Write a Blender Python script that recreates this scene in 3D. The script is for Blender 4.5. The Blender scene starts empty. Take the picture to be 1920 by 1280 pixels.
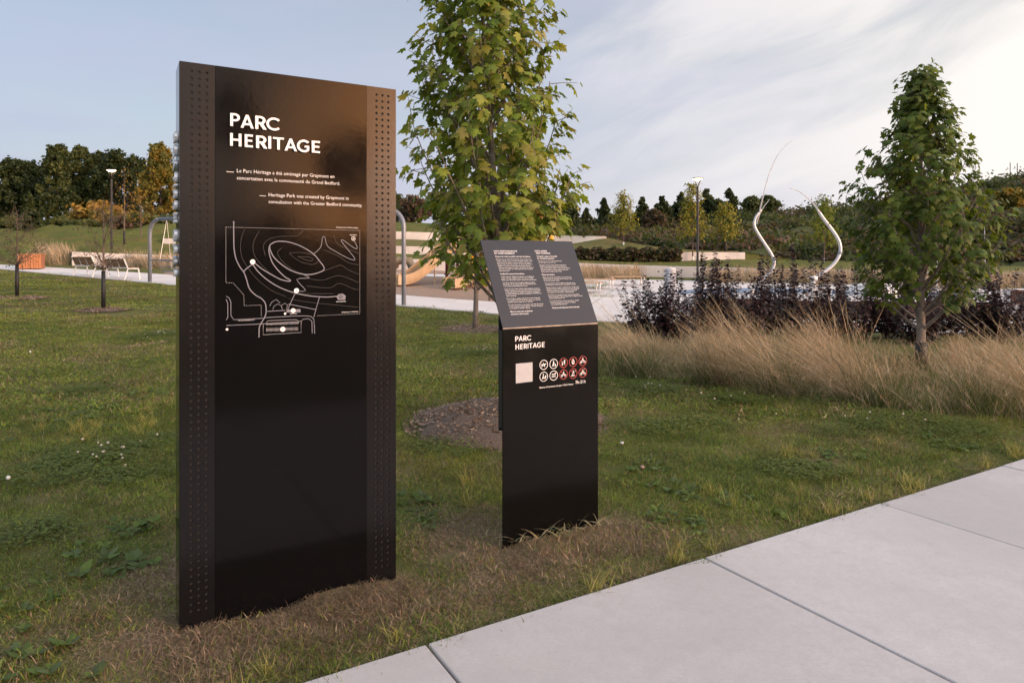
import bpy, bmesh, math, random
import numpy as np
from mathutils import Vector, Matrix

R = math.radians
rnd = random.Random(7)
rng = np.random.default_rng(11)
scene = bpy.context.scene
COL = scene.collection

# ------------------------------------------------------------------ camera, sky, sun, exposure
CAM_H = 1.5
cam_d = bpy.data.cameras.new('camera'); cam = bpy.data.objects.new('camera', cam_d); COL.objects.link(cam)
cam.location = (0, 0, CAM_H); cam.rotation_euler = (R(90), 0, 0)
cam_d.lens = 24; cam_d.sensor_width = 36; cam_d.shift_y = -153 / 1920
cam_d.clip_start = 0.05; cam_d.clip_end = 3000
scene.camera = cam

SUN_AZ = R(118)      # clockwise from +Y: behind the camera, to the right
SUN_EL = R(5.0)
world = bpy.data.worlds.new('World'); scene.world = world; world.use_nodes = True
wt = world.node_tree; wt.nodes.clear()
def wn(t, **k):
    n = wt.nodes.new(t)
    for a, v in k.items(): setattr(n, a, v)
    return n
def wl(a, b): wt.links.new(a, b)
def wmath(op, a, b=None, c=None, clamp=False):
    n = wn('ShaderNodeMath', operation=op); n.use_clamp = clamp
    for i, v in enumerate((a, b, c)):
        if v is None: continue
        if isinstance(v, (int, float)): n.inputs[i].default_value = v
        else: wl(v, n.inputs[i])
    return n.outputs[0]
def wmap(x, a, b, c, d):
    n = wn('ShaderNodeMapRange', interpolation_type='SMOOTHSTEP'); wl(x, n.inputs[0])
    for i, v in enumerate((a, b, c, d)): n.inputs[i + 1].default_value = v
    return n.outputs[0]
def wmix(f, a, b):
    n = wn('ShaderNodeMix', data_type='RGBA')
    wl(f, n.inputs[0])
    for i, v in ((6, a), (7, b)):
        if isinstance(v, tuple): n.inputs[i].default_value = v
        else: wl(v, n.inputs[i])
    return n.outputs[2]
SKY_STRENGTH = 0.15
sky = wn('ShaderNodeTexSky', sky_type='NISHITA', sun_disc=False, sun_elevation=SUN_EL, sun_rotation=SUN_AZ,
         altitude=50, air_density=1.0, dust_density=1.6, ozone_density=1.2)
tc = wn('ShaderNodeTexCoord')
sep = wn('ShaderNodeSeparateXYZ'); wl(tc.outputs['Generated'], sep.inputs[0])
def wdot(v):
    n = wn('ShaderNodeVectorMath', operation='DOT_PRODUCT'); wl(tc.outputs['Generated'], n.inputs[0]); n.inputs[1].default_value = v; return n.outputs['Value']
# streaked cloud: noise drawn out along one direction of the wind
comb = wn('ShaderNodeCombineXYZ')
wl(wdot((1.15, -.06, .50)), comb.inputs[0]); wl(wdot((-1.75, 0, 4.3)), comb.inputs[1]); wl(wdot((.1, 1.6, 0)), comb.inputs[2])
def wnoise(off, scale, detail, rough, dist=0.):
    m = wn('ShaderNodeVectorMath', operation='ADD'); wl(comb.outputs[0], m.inputs[0]); m.inputs[1].default_value = off
    n = wn('ShaderNodeTexNoise'); wl(m.outputs[0], n.inputs['Vector']); n.inputs['Scale'].default_value = scale; n.inputs['Detail'].default_value = detail; n.inputs['Roughness'].default_value = rough; n.inputs['Distortion'].default_value = dist
    return n.outputs['Fac']
CLOUD_OFF = (3.0, 7.55, 1.3)
n_big = wnoise(CLOUD_OFF, 1.15, 3, .5, .3); n_fine = wnoise(CLOUD_OFF, 3.2, 8, .58, .6)
cover = wmap(wdot((math.sin(R(118)), math.cos(R(118)), .25)), -.75, .35, -.19, .20)
dens = wmath('ADD', wmath('ADD', wmath('MULTIPLY', n_big, .72), wmath('MULTIPLY', n_fine, .34)), cover)
cl = wmap(dens, .45, .72, 0.0, .95)
# a thin veil that thickens towards the horizon, all the way round
veil = wmap(sep.outputs[2], 0.0, 0.45, 0.90, 0.62)
mpb = wn('ShaderNodeMapping'); wl(tc.outputs['Generated'], mpb.inputs[0]); mpb.inputs['Scale'].default_value = (1.3, 1.3, 7)
nz3 = wn('ShaderNodeTexNoise'); wl(mpb.outputs[0], nz3.inputs['Vector']); nz3.inputs['Scale'].default_value = 1.5; nz3.inputs['Detail'].default_value = 5
veil2 = wmath('MULTIPLY', veil, wmap(nz3.outputs['Fac'], 0.3, 0.7, 0.72, 1.12))
# clouds glow a little more towards the sun's side of the sky
sdot = wn('ShaderNodeVectorMath', operation='DOT_PRODUCT'); wl(tc.outputs['Generated'], sdot.inputs[0])
sdot.inputs[1].default_value = (math.sin(SUN_AZ) * math.cos(SUN_EL), math.cos(SUN_AZ) * math.cos(SUN_EL), math.sin(SUN_EL))
def wramp(x, stops):
    n = wn('ShaderNodeValToRGB'); wl(x, n.inputs[0]); e = n.color_ramp.elements
    while len(e) < len(stops): e.new(.5)
    for el, (p, c) in zip(e, stops): el.position = p; el.color = tuple(v / 150 for v in c) + (1,)
    m = wn('ShaderNodeVectorMath', operation='SCALE'); wl(n.outputs[0], m.inputs[0]); m.inputs['Scale'].default_value = 150
    return m.outputs[0]
side = wmath('MULTIPLY_ADD', sdot.outputs['Value'], .5, .5)
veilc = wramp(side, [(0, (1.75, 1.85, 2.6)), (.45, (2.6, 2.58, 2.95)), (.62, (3.3, 3.1, 3.0)), (.85, (3.9, 4.4, 5.3)), (.935, (5.2, 5.2, 5.8)), (.960, (9.5, 6.3, 4.6)), (.982, (44, 17, 5.5)), (1, (95, 35, 9))])
cloudc = wramp(side, [(0, (2.3, 2.4, 2.8)), (.45, (3.2, 3.08, 3.1)), (.60, (3.95, 3.68, 3.45)), (.85, (4.5, 4.8, 5.4)), (.935, (5.8, 5.7, 5.8)), (.960, (9.5, 7, 5.2)), (1, (70, 28, 8))])
skyc = wmix(veil2, sky.outputs[0], veilc)
skyc = wmix(cl, skyc, cloudc)
bg = wn('ShaderNodeBackground'); wl(skyc, bg.inputs[0]); bg.inputs[1].default_value = SKY_STRENGTH
world.cycles.sampling_method = 'MANUAL'; world.cycles.sample_map_resolution = 512
wo = wn('ShaderNodeOutputWorld'); wl(bg.outputs[0], wo.inputs[0])

sun_d = bpy.data.lights.new('sun', 'SUN'); sun = bpy.data.objects.new('sun', sun_d); COL.objects.link(sun)
sun_d.energy = 0.9; sun_d.angle = R(14); sun_d.color = (1.0, 0.95, 0.9)
sv = Vector((math.sin(SUN_AZ) * math.cos(SUN_EL), math.cos(SUN_AZ) * math.cos(SUN_EL), math.sin(SUN_EL)))
sun.rotation_euler = sv.to_track_quat('Z', 'Y').to_euler()

scene.view_settings.view_transform = 'Standard'; scene.view_settings.look = 'None'
scene.view_settings.exposure = 0.92; scene.view_settings.gamma = 1.0; scene.view_settings.use_curve_mapping = False
scene.render.engine = 'CYCLES'
cy_ = scene.cycles
cy_.use_denoising = True; cy_.max_bounces = 5; cy_.diffuse_bounces = 2; cy_.use_adaptive_sampling = True; cy_.adaptive_threshold = 0.02; cy_.glossy_bounces = 3
cy_.transparent_max_bounces = 12; cy_.transmission_bounces = 3; cy_.caustics_reflective = False; cy_.caustics_refractive = False
cy_.sample_clamp_indirect = 6

# ------------------------------------------------------------------ helpers
def tag(o, label=None, cat=None, group=None, kind=None):
    if label: o['label'] = label
    if cat: o['category'] = cat
    if group: o['group'] = group
    if kind: o['kind'] = kind
    return o
def empty(name, loc=(0, 0, 0), rz=0.0, mat=None):
    o = bpy.data.objects.new(name, None); COL.objects.link(o)
    o.empty_display_size = 0.1
    if mat is not None: o.matrix_world = mat
    else:
        o.location = loc; o.rotation_euler = (0, 0, rz)
    return o
def link(name, me, mat=None, parent=None, smooth=False):
    o = bpy.data.objects.new(name, me); COL.objects.link(o)
    if mat is not None and len(me.materials) == 0: me.materials.append(mat)
    if parent is not None: o.parent = parent
    if smooth: me.polygons.foreach_set('use_smooth', np.ones(len(me.polygons), dtype=bool))
    return o
def copy_tree(o, parent=None):
    c = o.copy(); COL.objects.link(c); c.parent = parent
    for ch in list(o.children): copy_tree(ch, c)
    return c
class MB:
    def __init__(s): s.v = []; s.f = []
    def add(s, vs, fs):
        b = len(s.v); s.v += [tuple(p) for p in vs]; s.f += [tuple(i + b for i in f) for f in fs]
        return s
    def box(s, lo, hi, M=None):
        x0, y0, z0 = lo; x1, y1, z1 = hi
        vs = [(x0,y0,z0),(x1,y0,z0),(x1,y1,z0),(x0,y1,z0),(x0,y0,z1),(x1,y0,z1),(x1,y1,z1),(x0,y1,z1)]
        if M is not None: vs = [M @ Vector(p) for p in vs]
        return s.add(vs, [(3,2,1,0),(4,5,6,7),(0,1,5,4),(1,2,6,5),(2,3,7,6),(3,0,4,7)])
    def bevbox(s, lo, hi, b, M=None):
        bm = bmesh.new(); bmesh.ops.create_cube(bm, size=1)
        for v in bm.verts:
            v.co = Vector([lo[i] + (v.co[i] + .5) * (hi[i] - lo[i]) for i in range(3)])
        bmesh.ops.bevel(bm, geom=bm.edges[:], offset=b, segments=2, affect='EDGES', profile=0.5)
        bm.verts.ensure_lookup_table(); bm.verts.index_update()
        vs = [v.co.copy() for v in bm.verts]
        if M is not None: vs = [M @ v for v in vs]
        fs = [tuple(v.index for v in f.verts) for f in bm.faces]; bm.free()
        return s.add(vs, fs)
    def tube(s, pts, rad, sides=8, cap=True):
        pts = [Vector(p) for p in pts]; n = len(pts)
        if isinstance(rad, (int, float)): rad = [rad] * n
        vs = []; up = None
        for i, p in enumerate(pts):
            t = (pts[min(i + 1, n - 1)] - pts[max(i - 1, 0)])
            if t.length < 1e-9: t = Vector((0, 0, 1))
            t.normalize()
            if up is None:
                a = Vector((0, 0, 1)) if abs(t.z) < .9 else Vector((1, 0, 0))
                up = t.cross(a).normalized()
            else:
                up = (up - t * up.dot(t))
                up = up.normalized() if up.length > 1e-6 else t.orthogonal().normalized()
            w = t.cross(up)
            for k in range(sides):
                a = 2 * math.pi * k / sides
                vs.append(p + (up * math.cos(a) + w * math.sin(a)) * rad[i])
        fs = []
        for i in range(n - 1):
            for k in range(sides):
                a = i * sides + k; b = i * sides + (k + 1) % sides
                fs.append((a, b, b + sides, a + sides))
        if cap:
            fs.append(tuple(range(sides))[::-1]); fs.append(tuple((n - 1) * sides + k for k in range(sides)))
        return s.add(vs, fs)
    def lathe(s, prof, c=(0, 0, 0), sides=20):
        vs = []; fs = []
        for r, z in prof:
            for k in range(sides):
                a = 2 * math.pi * k / sides
                vs.append((c[0] + r * math.cos(a), c[1] + r * math.sin(a), c[2] + z))
        for i in range(len(prof) - 1):
            for k in range(sides):
                a = i * sides + k; b = i * sides + (k + 1) % sides
                fs.append((a, b, b + sides, a + sides))
        fs.append(tuple(range(sides))[::-1]); fs.append(tuple((len(prof) - 1) * sides + k for k in range(sides)))
        return s.add(vs, fs)
    def build(s, name, mat=None, parent=None, smooth=False):
        me = bpy.data.meshes.new(name); me.from_pydata(s.v, [], s.f); me.update()
        return link(name, me, mat, parent, smooth)
def np_mesh(name, V, T, C=None, smooth=False):
    """V (n,3), T (m,3) triangles, C (n,4) optional point colours"""
    me = bpy.data.meshes.new(name)
    V = np.ascontiguousarray(V, dtype=np.float32); T = np.ascontiguousarray(T, dtype=np.int32)
    me.vertices.add(len(V)); me.vertices.foreach_set('co', V.ravel())
    me.loops.add(T.size); me.loops.foreach_set('vertex_index', T.ravel())
    me.polygons.add(len(T)); me.polygons.foreach_set('loop_start', np.arange(0, T.size, 3, dtype=np.int32))
    me.polygons.foreach_set('loop_total', np.full(len(T), 3, dtype=np.int32))
    if smooth: me.polygons.foreach_set('use_smooth', np.ones(len(T), dtype=bool))
    me.update(calc_edges=True)
    if C is not None:
        at = me.color_attributes.new('col', 'FLOAT_COLOR', 'POINT')
        at.data.foreach_set('color', np.ascontiguousarray(C, dtype=np.float32).ravel())
    return me
def inst(tv, tf, M, P, C=None):
    """template verts (k,3), tris (m,3); M (n,3,3), P (n,3), C (n,4) -> arrays"""
    n, k = len(P), len(tv)
    V = np.einsum('nij,kj->nki', M, tv) + P[:, None, :]
    T = tf[None, :, :] + (np.arange(n) * k)[:, None, None]
    CC = None if C is None else np.repeat(C, k, axis=0)
    return V.reshape(-1, 3), T.reshape(-1, 3), CC
def frames(dirs, nrm):
    """matrices with columns (x, y=dir, z~nrm)"""
    d = dirs / (np.linalg.norm(dirs, axis=1, keepdims=True) + 1e-9)
    n = nrm - d * np.sum(nrm * d, axis=1, keepdims=True)
    n = n / (np.linalg.norm(n, axis=1, keepdims=True) + 1e-9)
    x = np.cross(d, n)
    return np.stack([x, d, n], axis=2)
def smooth01(x): x = np.clip(x, 0, 1); return x * x * (3 - 2 * x)

# ground height: level round the signs, rising gently to the back and to the left
def g(x, y):
    x = np.asarray(x, dtype=float); y = np.asarray(y, dtype=float)
    ramp = smooth01((y - 6) / 14)
    a = np.clip(0.03 * (-np.clip(x, -60, 60) - 3), -0.24, 3) * ramp
    t = np.clip(y, -100, 42) - 21
    b = 0.05 * np.where(t > 20, t, np.log1p(np.exp(np.clip(t, -40, 20) / 1.5)) * 1.5)
    return a + b
def gz(x, y): return float(g(x, y))
def hit(px, py):
    """the spot on the ground that the photograph shows at this pixel"""
    dx = (px - 960) / 1280; dz = (487 - py) / 1280
    lo, hi = 1.0, 60.0
    f = lambda t: CAM_H + dz * t - gz(dx * t, t)
    t = lo
    while t < hi and f(t) > 0: t += 0.05
    a, b = t - 0.05, t
    for _ in range(30):
        m = (a + b) / 2
        if f(m) > 0: a = m
        else: b = m
    return Vector((dx * a, a, gz(dx * a, a)))
def at(px, py, Y): return Vector(((px - 960) / 1280 * Y, Y, CAM_H + (487 - py) / 1280 * Y))

# ------------------------------------------------------------------ materials
MATS = {}
class NT:
    def __init__(s, name):
        s.m = bpy.data.materials.new(name); s.m.use_nodes = True; s.t = s.m.node_tree
        s.p = s.t.nodes['Principled BSDF']; s.out = s.t.nodes['Material Output']
        MATS[name] = s.m
    def n(s, t, **k):
        n = s.t.nodes.new(t)
        for a, v in k.items(): setattr(n, a, v)
        return n
    def l(s, a, b): s.t.links.new(a, b)
    def math(s, op, a, b=None, clamp=False):
        n = s.n('ShaderNodeMath', operation=op); n.use_clamp = clamp
        for i, v in enumerate((a, b)):
            if v is None: continue
            if isinstance(v, (int, float)): n.inputs[i].default_value = v
            else: s.l(v, n.inputs[i])
        return n.outputs[0]
    def pos(s): return s.n('ShaderNodeNewGeometry').outputs['Position']
    def noise(s, vec, scale, detail=4, rough=.55, stretch=None):
        if stretch:
            mp = s.n('ShaderNodeMapping'); s.l(vec, mp.inputs[0]); mp.inputs['Scale'].default_value = stretch; vec = mp.outputs[0]
        n = s.n('ShaderNodeTexNoise'); s.l(vec, n.inputs['Vector'])
        n.inputs['Scale'].default_value = scale; n.inputs['Detail'].default_value = detail; n.inputs['Roughness'].default_value = rough
        return n.outputs['Fac']
    def rng(s, x, a, b, c=0., d=1.):
        n = s.n('ShaderNodeMapRange', interpolation_type='SMOOTHSTEP'); s.l(x, n.inputs[0])
        for i, v in enumerate((a, b, c, d)): n.inputs[i + 1].default_value = v
        return n.outputs[0]
    def mix(s, f, a, b):
        n = s.n('ShaderNodeMix', data_type='RGBA')
        if isinstance(f, (int, float)): n.inputs[0].default_value = f
        else: s.l(f, n.inputs[0])
        for i, v in ((6, a), (7, b)):
            if isinstance(v, tuple): n.inputs[i].default_value = v if len(v) == 4 else v + (1,)
            else: s.l(v, n.inputs[i])
        return n.outputs[2]
    def bump(s, h, strength=.3, dist=.01):
        n = s.n('ShaderNodeBump'); s.l(h, n.inputs['Height']); n.inputs['Strength'].default_value = strength; n.inputs['Distance'].default_value = dist
        s.l(n.outputs[0], s.p.inputs['Normal']); return n
def pm(name, col, rough=.5, metal=0., spec=.5, vary=0.12, nscale=6., bump=0., bscale=60., bdist=.004, coat=0.):
    """plain material with mottled colour and fine relief"""
    s = NT(name); v = s.pos()
    n = s.noise(v, nscale, 5)
    c1 = tuple(min(1, c * (1 - vary)) for c in col); c2 = tuple(min(1, c * (1 + vary)) for c in col)
    s.l(s.mix(s.rng(n, .3, .7), c1, c2), s.p.inputs['Base Color'])
    s.p.inputs['Roughness'].default_value = rough; s.p.inputs['Metallic'].default_value = metal
    s.p.inputs['Specular IOR Level'].default_value = spec
    if coat: s.p.inputs['Coat Weight'].default_value = coat; s.p.inputs['Coat Roughness'].default_value = .15
    if bump: s.bump(s.noise(v, bscale, 4), bump, bdist)
    return s.m
def leafmat(name, trans=.35, rough=.5, spec=.25, tint=(1.15, 1.1, .55)):
    s = NT(name)
    a = s.n('ShaderNodeAttribute', attribute_name='col')
    s.l(a.outputs['Color'], s.p.inputs['Base Color']); s.p.inputs['Roughness'].default_value = rough
    s.p.inputs['Specular IOR Level'].default_value = spec
    if trans:
        tr = s.n('ShaderNodeBsdfTranslucent')
        mu = s.n('ShaderNodeMix', data_type='RGBA', blend_type='MULTIPLY'); mu.inputs[0].default_value = 1
        s.l(a.outputs['Color'], mu.inputs[6]); mu.inputs[7].default_value = tint + (1,)
        s.l(mu.outputs[2], tr.inputs[0])
        mx = s.n('ShaderNodeMixShader'); mx.inputs[0].default_value = trans
        s.l(s.p.outputs[0], mx.inputs[1]); s.l(tr.outputs[0], mx.inputs[2]); s.l(mx.outputs[0], s.out.inputs[0])
    return s.m
M_leaf = leafmat('leaf', trans=.42)
M_leafdark = leafmat('dark_leaf', trans=.12, rough=.42, spec=.4, tint=(1.2, .6, .6))
M_straw = leafmat('dry_grass', trans=.2, rough=.6, spec=.2, tint=(1.1, 1, .8))
M_bark = pm('bark', (.17, .145, .125), .85, vary=.3, nscale=25, bump=.5, bscale=70)
M_twig = pm('twig_bark', (.12, .09, .075), .8, vary=.2, nscale=20)
M_darkbark = pm('dark_bark', (.07, .058, .05), .85, vary=.3, nscale=8)
M_guard = pm('trunk_guard_plastic', (.012, .012, .013), .55, vary=.2, nscale=30)
M_white = pm('white_paint', (.78, .78, .78), .45, vary=.04, nscale=4)
M_steel = pm('galvanised_steel', (.42, .43, .45), .38, metal=.7, vary=.12, nscale=20)
M_pipe = pm('brushed_stainless', (.55, .56, .58), .5, metal=.8, vary=.06, nscale=12)
M_greyp = pm('grey_powder_coat', (.22, .24, .28), .4, metal=.2, vary=.08, nscale=8)
M_bronze = pm('bronze_powder_coat', (.035, .026, .022), .42, metal=.3, vary=.15, nscale=9)
M_rust = pm('weathered_steel', (.075, .032, .02), .85, vary=.5, nscale=5, bump=.2, bscale=40)
M_tan = pm('tan_moulded_plastic', (.40, .285, .17), .42, vary=.08, nscale=3)
M_maroon = pm('maroon_enamel', (.11, .02, .022), .4, vary=.1)
M_yellow = pm('yellow_enamel', (.78, .36, .015), .4, vary=.08)
M_blue = pm('blue_enamel', (.03, .1, .35), .4, vary=.08)
M_slat = pm('brown_composite_slat', (.2, .115, .06), .6, vary=.2, nscale=9)
M_wood = pm('pale_wood_slat', (.42, .27, .16), .6, vary=.2, nscale=9)
M_orange = pm('orange_stained_wood', (.46, .19, .075), .6, vary=.16, nscale=7)
M_orange2 = pm('orange_brown_panel', (.32, .12, .05), .6, vary=.16, nscale=7)
M_sticker = pm('pale_sticker', (.6, .6, .62), .5, vary=.1)
M_lamp = NT('lamp_light'); M_lamp.p.inputs['Emission Color'].default_value = (1, .78, .48, 1); M_lamp.p.inputs['Emission Strength'].default_value = 6.0
M_lamp.p.inputs['Base Color'].default_value = (.8, .8, .75, 1); M_lamp = M_lamp.m; M_lamp.cycles.emission_sampling = 'NONE'

# concrete for the sidewalk: fine, slightly pink-grey, broomed and faintly stained
s = NT('sidewalk_concrete'); v = s.pos()
big = s.noise(v, .9, 5, .6); mid = s.noise(v, 7, 6, .65); fine = s.noise(v, 260, 3, .7)
c = s.mix(s.rng(big, .32, .68), (.485, .485, .50), (.60, .60, .618))
tint = s.noise(v, 2.3, 4, .6)
c = s.mix(s.math('MULTIPLY', s.rng(tint, .4, .68), .55), c, (.535, .525, .545))
c = s.mix(s.math('MULTIPLY', s.rng(s.noise(v, 3.1, 5, .65), .5, .7), .5), c, (.50, .515, .51))
c = s.mix(s.math('MULTIPLY', s.rng(mid, .5, .75), .42), c, (.42, .415, .425))
c = s.mix(s.math('MULTIPLY', s.rng(s.noise(v, 20, 6, .8), .38, .68), .42), c, (.44, .44, .455))
c = s.mix(s.math('MULTIPLY', s.rng(s.noise(v, 55, 4, .75, stretch=(1, 2.2, 1)), .42, .7), .5), c, (.43, .425, .435))
c = s.mix(s.math('MULTIPLY', s.rng(s.noise(v, .45, 5, .7), .56, .72), .35), c, (.40, .385, .375))
c = s.mix(s.math('MULTIPLY', s.rng(fine, .45, .8), .45), c, (.38, .375, .385))
vo = s.n('ShaderNodeTexVoronoi'); s.l(v, vo.inputs['Vector']); vo.inputs['Scale'].default_value = 9; vo.inputs['Randomness'].default_value = 1
c = s.mix(s.math('MULTIPLY', s.rng(vo.outputs['Distance'], .035, .02), .5), c, (.22, .2, .19))
oi_ = s.n('ShaderNodeObjectInfo'); vs_ = s.n('ShaderNodeVectorMath', operation='SCALE'); s.l(c, vs_.inputs[0]); s.l(s.rng(oi_.outputs['Random'], 0, 1, .955, 1.035), vs_.inputs['Scale']); c = vs_.outputs[0]
s.l(c, s.p.inputs['Base Color']); s.p.inputs['Roughness'].default_value = .85; s.p.inputs['Specular IOR Level'].default_value = .3
broom = s.noise(v, 40, 4, .7, stretch=(1, 5, 1))
s.bump(s.math('ADD', s.math('MULTIPLY', fine, .5), s.math('MULTIPLY', broom, .6)), .35, .002)
M_conc = s.m
M_conc_far = pm('path_concrete', (.66, .65, .65), .85, vary=.06, nscale=.8, bump=.1, bscale=40)
# cast wall: pale with vertical form marks
s = NT('cast_concrete_wall'); v = s.pos()
n1 = s.noise(v, .8, 5); n2 = s.noise(v, 3, 5, .6, stretch=(2.5, 2.5, .3))
c = s.mix(s.rng(n1, .3, .7), (.55, .53, .52), (.68, .65, .63)); c = s.mix(s.math('MULTIPLY', s.rng(n2, .5, .8), .3), c, (.38, .36, .35))
s.l(c, s.p.inputs['Base Color']); s.p.inputs['Roughness'].default_value = .8; s.bump(n2, .15, .01); M_wall = s.m
M_bed = pm('joint_dirt', (.03, .025, .02), .95, vary=.3, nscale=30)
M_asph = pm('asphalt', (.05, .05, .052), .9, vary=.2, nscale=12, bump=.3, bscale=120)

# dry patches of the lawn: (x, y, radius)
SIGN_O = Vector((-1.337, 2.743, 0)); SIGN_A = R(30.4)
LECT_O = Vector((-.047, 3.549, 0)); LECT_A = R(30.0)
DRY = [(-.95, 2.8, .36), (-.62, 2.98, .38), (-1.38, 2.62, .26), (.05, 3.45, .46), (.5, 3.75, .44), (-.22, 3.75, .42), (-1.62, 3.25, .34), (-.15, 3.05, .26), (-1.1, 2.45, .26)]
def vnoise(x, y, sc, seed, octv=4, rough=.5):
    r_ = np.random.default_rng(seed); G = r_.random((64, 64)); out = 0; amp = 1; tot = 0
    for o_ in range(octv):
        X = np.asarray(x, float) * sc + 17.3 * o_; Y = np.asarray(y, float) * sc + 9.1 * o_
        xi = np.floor(X).astype(int); yi = np.floor(Y).astype(int); fx = smooth01(X - xi); fy = smooth01(Y - yi)
        q = lambda i, j: G[(xi + i) % 64, (yi + j) % 64]
        out = out + amp * ((q(0, 0) * (1 - fx) + q(1, 0) * fx) * (1 - fy) + (q(0, 1) * (1 - fx) + q(1, 1) * fx) * fy)
        tot += amp; amp *= rough; sc *= 2.03
    return out / tot
def lawn_state(x, y):
    """how dry and how lush the lawn is at a place"""
    x = np.asarray(x, float); y = np.asarray(y, float)
    sst = lambda v, a, b: smooth01((v - a) / (b - a))
    dry = .17 * sst(vnoise(x, y, .55, 1), .36, .68) + .34 * sst(vnoise(x, y, 2.3, 2), .36, .7)
    m = np.zeros_like(x)
    wob = .22 * (vnoise(x, y, 3.1, 5) - .5)
    for (cx_, cy_2, r) in DRY:
        d = np.hypot(x - cx_, y - cy_2) + wob
        m = np.maximum(m, smooth01((r * 1.25 - d) / (r * .8)))
    dry = np.maximum(dry, .74 * m)
    lush = (.55 * sst(vnoise(x, y, .8, 3), .48, .66) + .5 * sst(vnoise(x, y, 3.7, 6), .5, .7)) * (1 - m)
    return np.clip(dry - .35 * lush, 0, 1), lush
s = NT('lawn_soil'); v = s.pos()
a = s.n('ShaderNodeAttribute', attribute_name='col'); sp = s.n('ShaderNodeSeparateColor'); s.l(a.outputs['Color'], sp.inputs[0])
f = s.noise(v, 90, 3, .7)
c = s.mix(s.rng(f, .3, .7), (.075, .09, .026), (.16, .175, .052))
c = s.mix(s.math('MULTIPLY', sp.outputs[1], .6), c, (.06, .09, .03))
c = s.mix(sp.outputs[0], c, s.mix(s.rng(f, .3, .7), (.13, .095, .066), (.27, .205, .145)))
s.l(c, s.p.inputs['Base Color']); s.p.inputs['Roughness'].default_value = .95; s.p.inputs['Specular IOR Level'].default_value = .1
s.bump(f, .7, .02); M_soil = s.m
s = NT('grass_blade')
a = s.n('ShaderNodeAttribute', attribute_name='col'); sp = s.n('ShaderNodeSeparateColor'); s.l(a.outputs['Color'], sp.inputs[0])
ai = s.n('ShaderNodeAttribute', attribute_name='state', attribute_type='INSTANCER'); si = s.n('ShaderNodeSeparateXYZ'); s.l(ai.outputs['Vector'], si.inputs[0])
green = s.mix(sp.outputs[1], (.072, .118, .024), (.315, .40, .064))
green = s.mix(s.rng(sp.outputs[2], .86, .9), green, (.20, .105, .05))
green = s.mix(s.math('MULTIPLY', si.outputs[1], .75), green, s.mix(sp.outputs[1], (.070, .125, .028), (.17, .26, .05)))
straw = s.mix(sp.outputs[1], (.15, .10, .07), (.48, .37, .25))
isdry = s.rng(s.math('SUBTRACT', s.math('ADD', s.math('MULTIPLY', si.outputs[0], .95), .06), sp.outputs[0]), -.06, .06)
c = s.mix(isdry, green, straw)
vm = s.n('ShaderNodeVectorMath', operation='SCALE'); s.l(c, vm.inputs[0]); s.l(si.outputs[2], vm.inputs['Scale']); c = vm.outputs[0]
s.l(c, s.p.inputs['Base Color']); s.p.inputs['Roughness'].default_value = .55; s.p.inputs['Specular IOR Level'].default_value = .2
tr = s.n('ShaderNodeBsdfTranslucent'); s.l(c, tr.inputs[0]); mx = s.n('ShaderNodeMixShader'); mx.inputs[0].default_value = .25
s.l(s.p.outputs[0], mx.inputs[1]); s.l(tr.outputs[0], mx.inputs[2]); s.l(mx.outputs[0], s.out.inputs[0]); M_grass = s.m
# rough slope grass far behind
def slope_mat(name, a, b, c_, sc=.5):
    s = NT(name); v = s.pos(); n1 = s.noise(v, sc, 5, .6); n2 = s.noise(v, sc * 6, 5, .7); n3 = s.noise(v, sc * 1.7, 4, .6, stretch=(.5, 1, 2))
    c = s.mix(s.rng(n1, .35, .65), a, b); c = s.mix(s.math('MULTIPLY', s.rng(n3, .5, .7), .8), c, c_)
    c = s.mix(s.math('MULTIPLY', s.rng(n2, .45, .75), .5), c, tuple(x * .55 for x in a))
    s.l(c, s.p.inputs['Base Color']); s.p.inputs['Roughness'].default_value = .95; s.p.inputs['Specular IOR Level'].default_value = .1
    s.bump(s.math('ADD', n2, s.noise(v, sc * 25, 4, .7)), .8, .15); return s.m
M_slope = slope_mat('slope_grass', (.12, .155, .042), (.17, .18, .055), (.19, .155, .07))
M_hill = slope_mat('hill_scrub_ground', (.075, .10, .042), (.12, .125, .056), (.135, .10, .068), .35)
M_bare = slope_mat('mown_mound_grass', (.16, .175, .06), (.20, .185, .075), (.26, .18, .105), .45)
s = NT('wood_chips'); v = s.pos(); n1 = s.noise(v, 1.2, 4); n2 = s.noise(v, 22, 5, .75); 
c = s.mix(s.rng(n2, .3, .7), (.17, .12, .09), (.42, .33, .27)); c = s.mix(s.math('MULTIPLY', s.rng(n1, .4, .7), .5), c, (.4, .25, .16))
s.l(c, s.p.inputs['Base Color']); s.p.inputs['Roughness'].default_value = .95; s.bump(n2, .8, .03); M_chips = s.m
s = NT('mulch'); v = s.pos(); n2 = s.noise(v, 55, 5, .75, stretch=(1, 1.4, 1)); n1 = s.noise(v, 5, 4)
c = s.mix(s.rng(n2, .3, .7), (.055, .042, .034), (.23, .18, .145)); c = s.mix(s.math('MULTIPLY', s.rng(n1, .4, .7), .4), c, (.12, .085, .06))
s.l(c, s.p.inputs['Base Color']); s.p.inputs['Roughness'].default_value = .95; s.bump(n2, .9, .02); M_mulch = s.m

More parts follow.
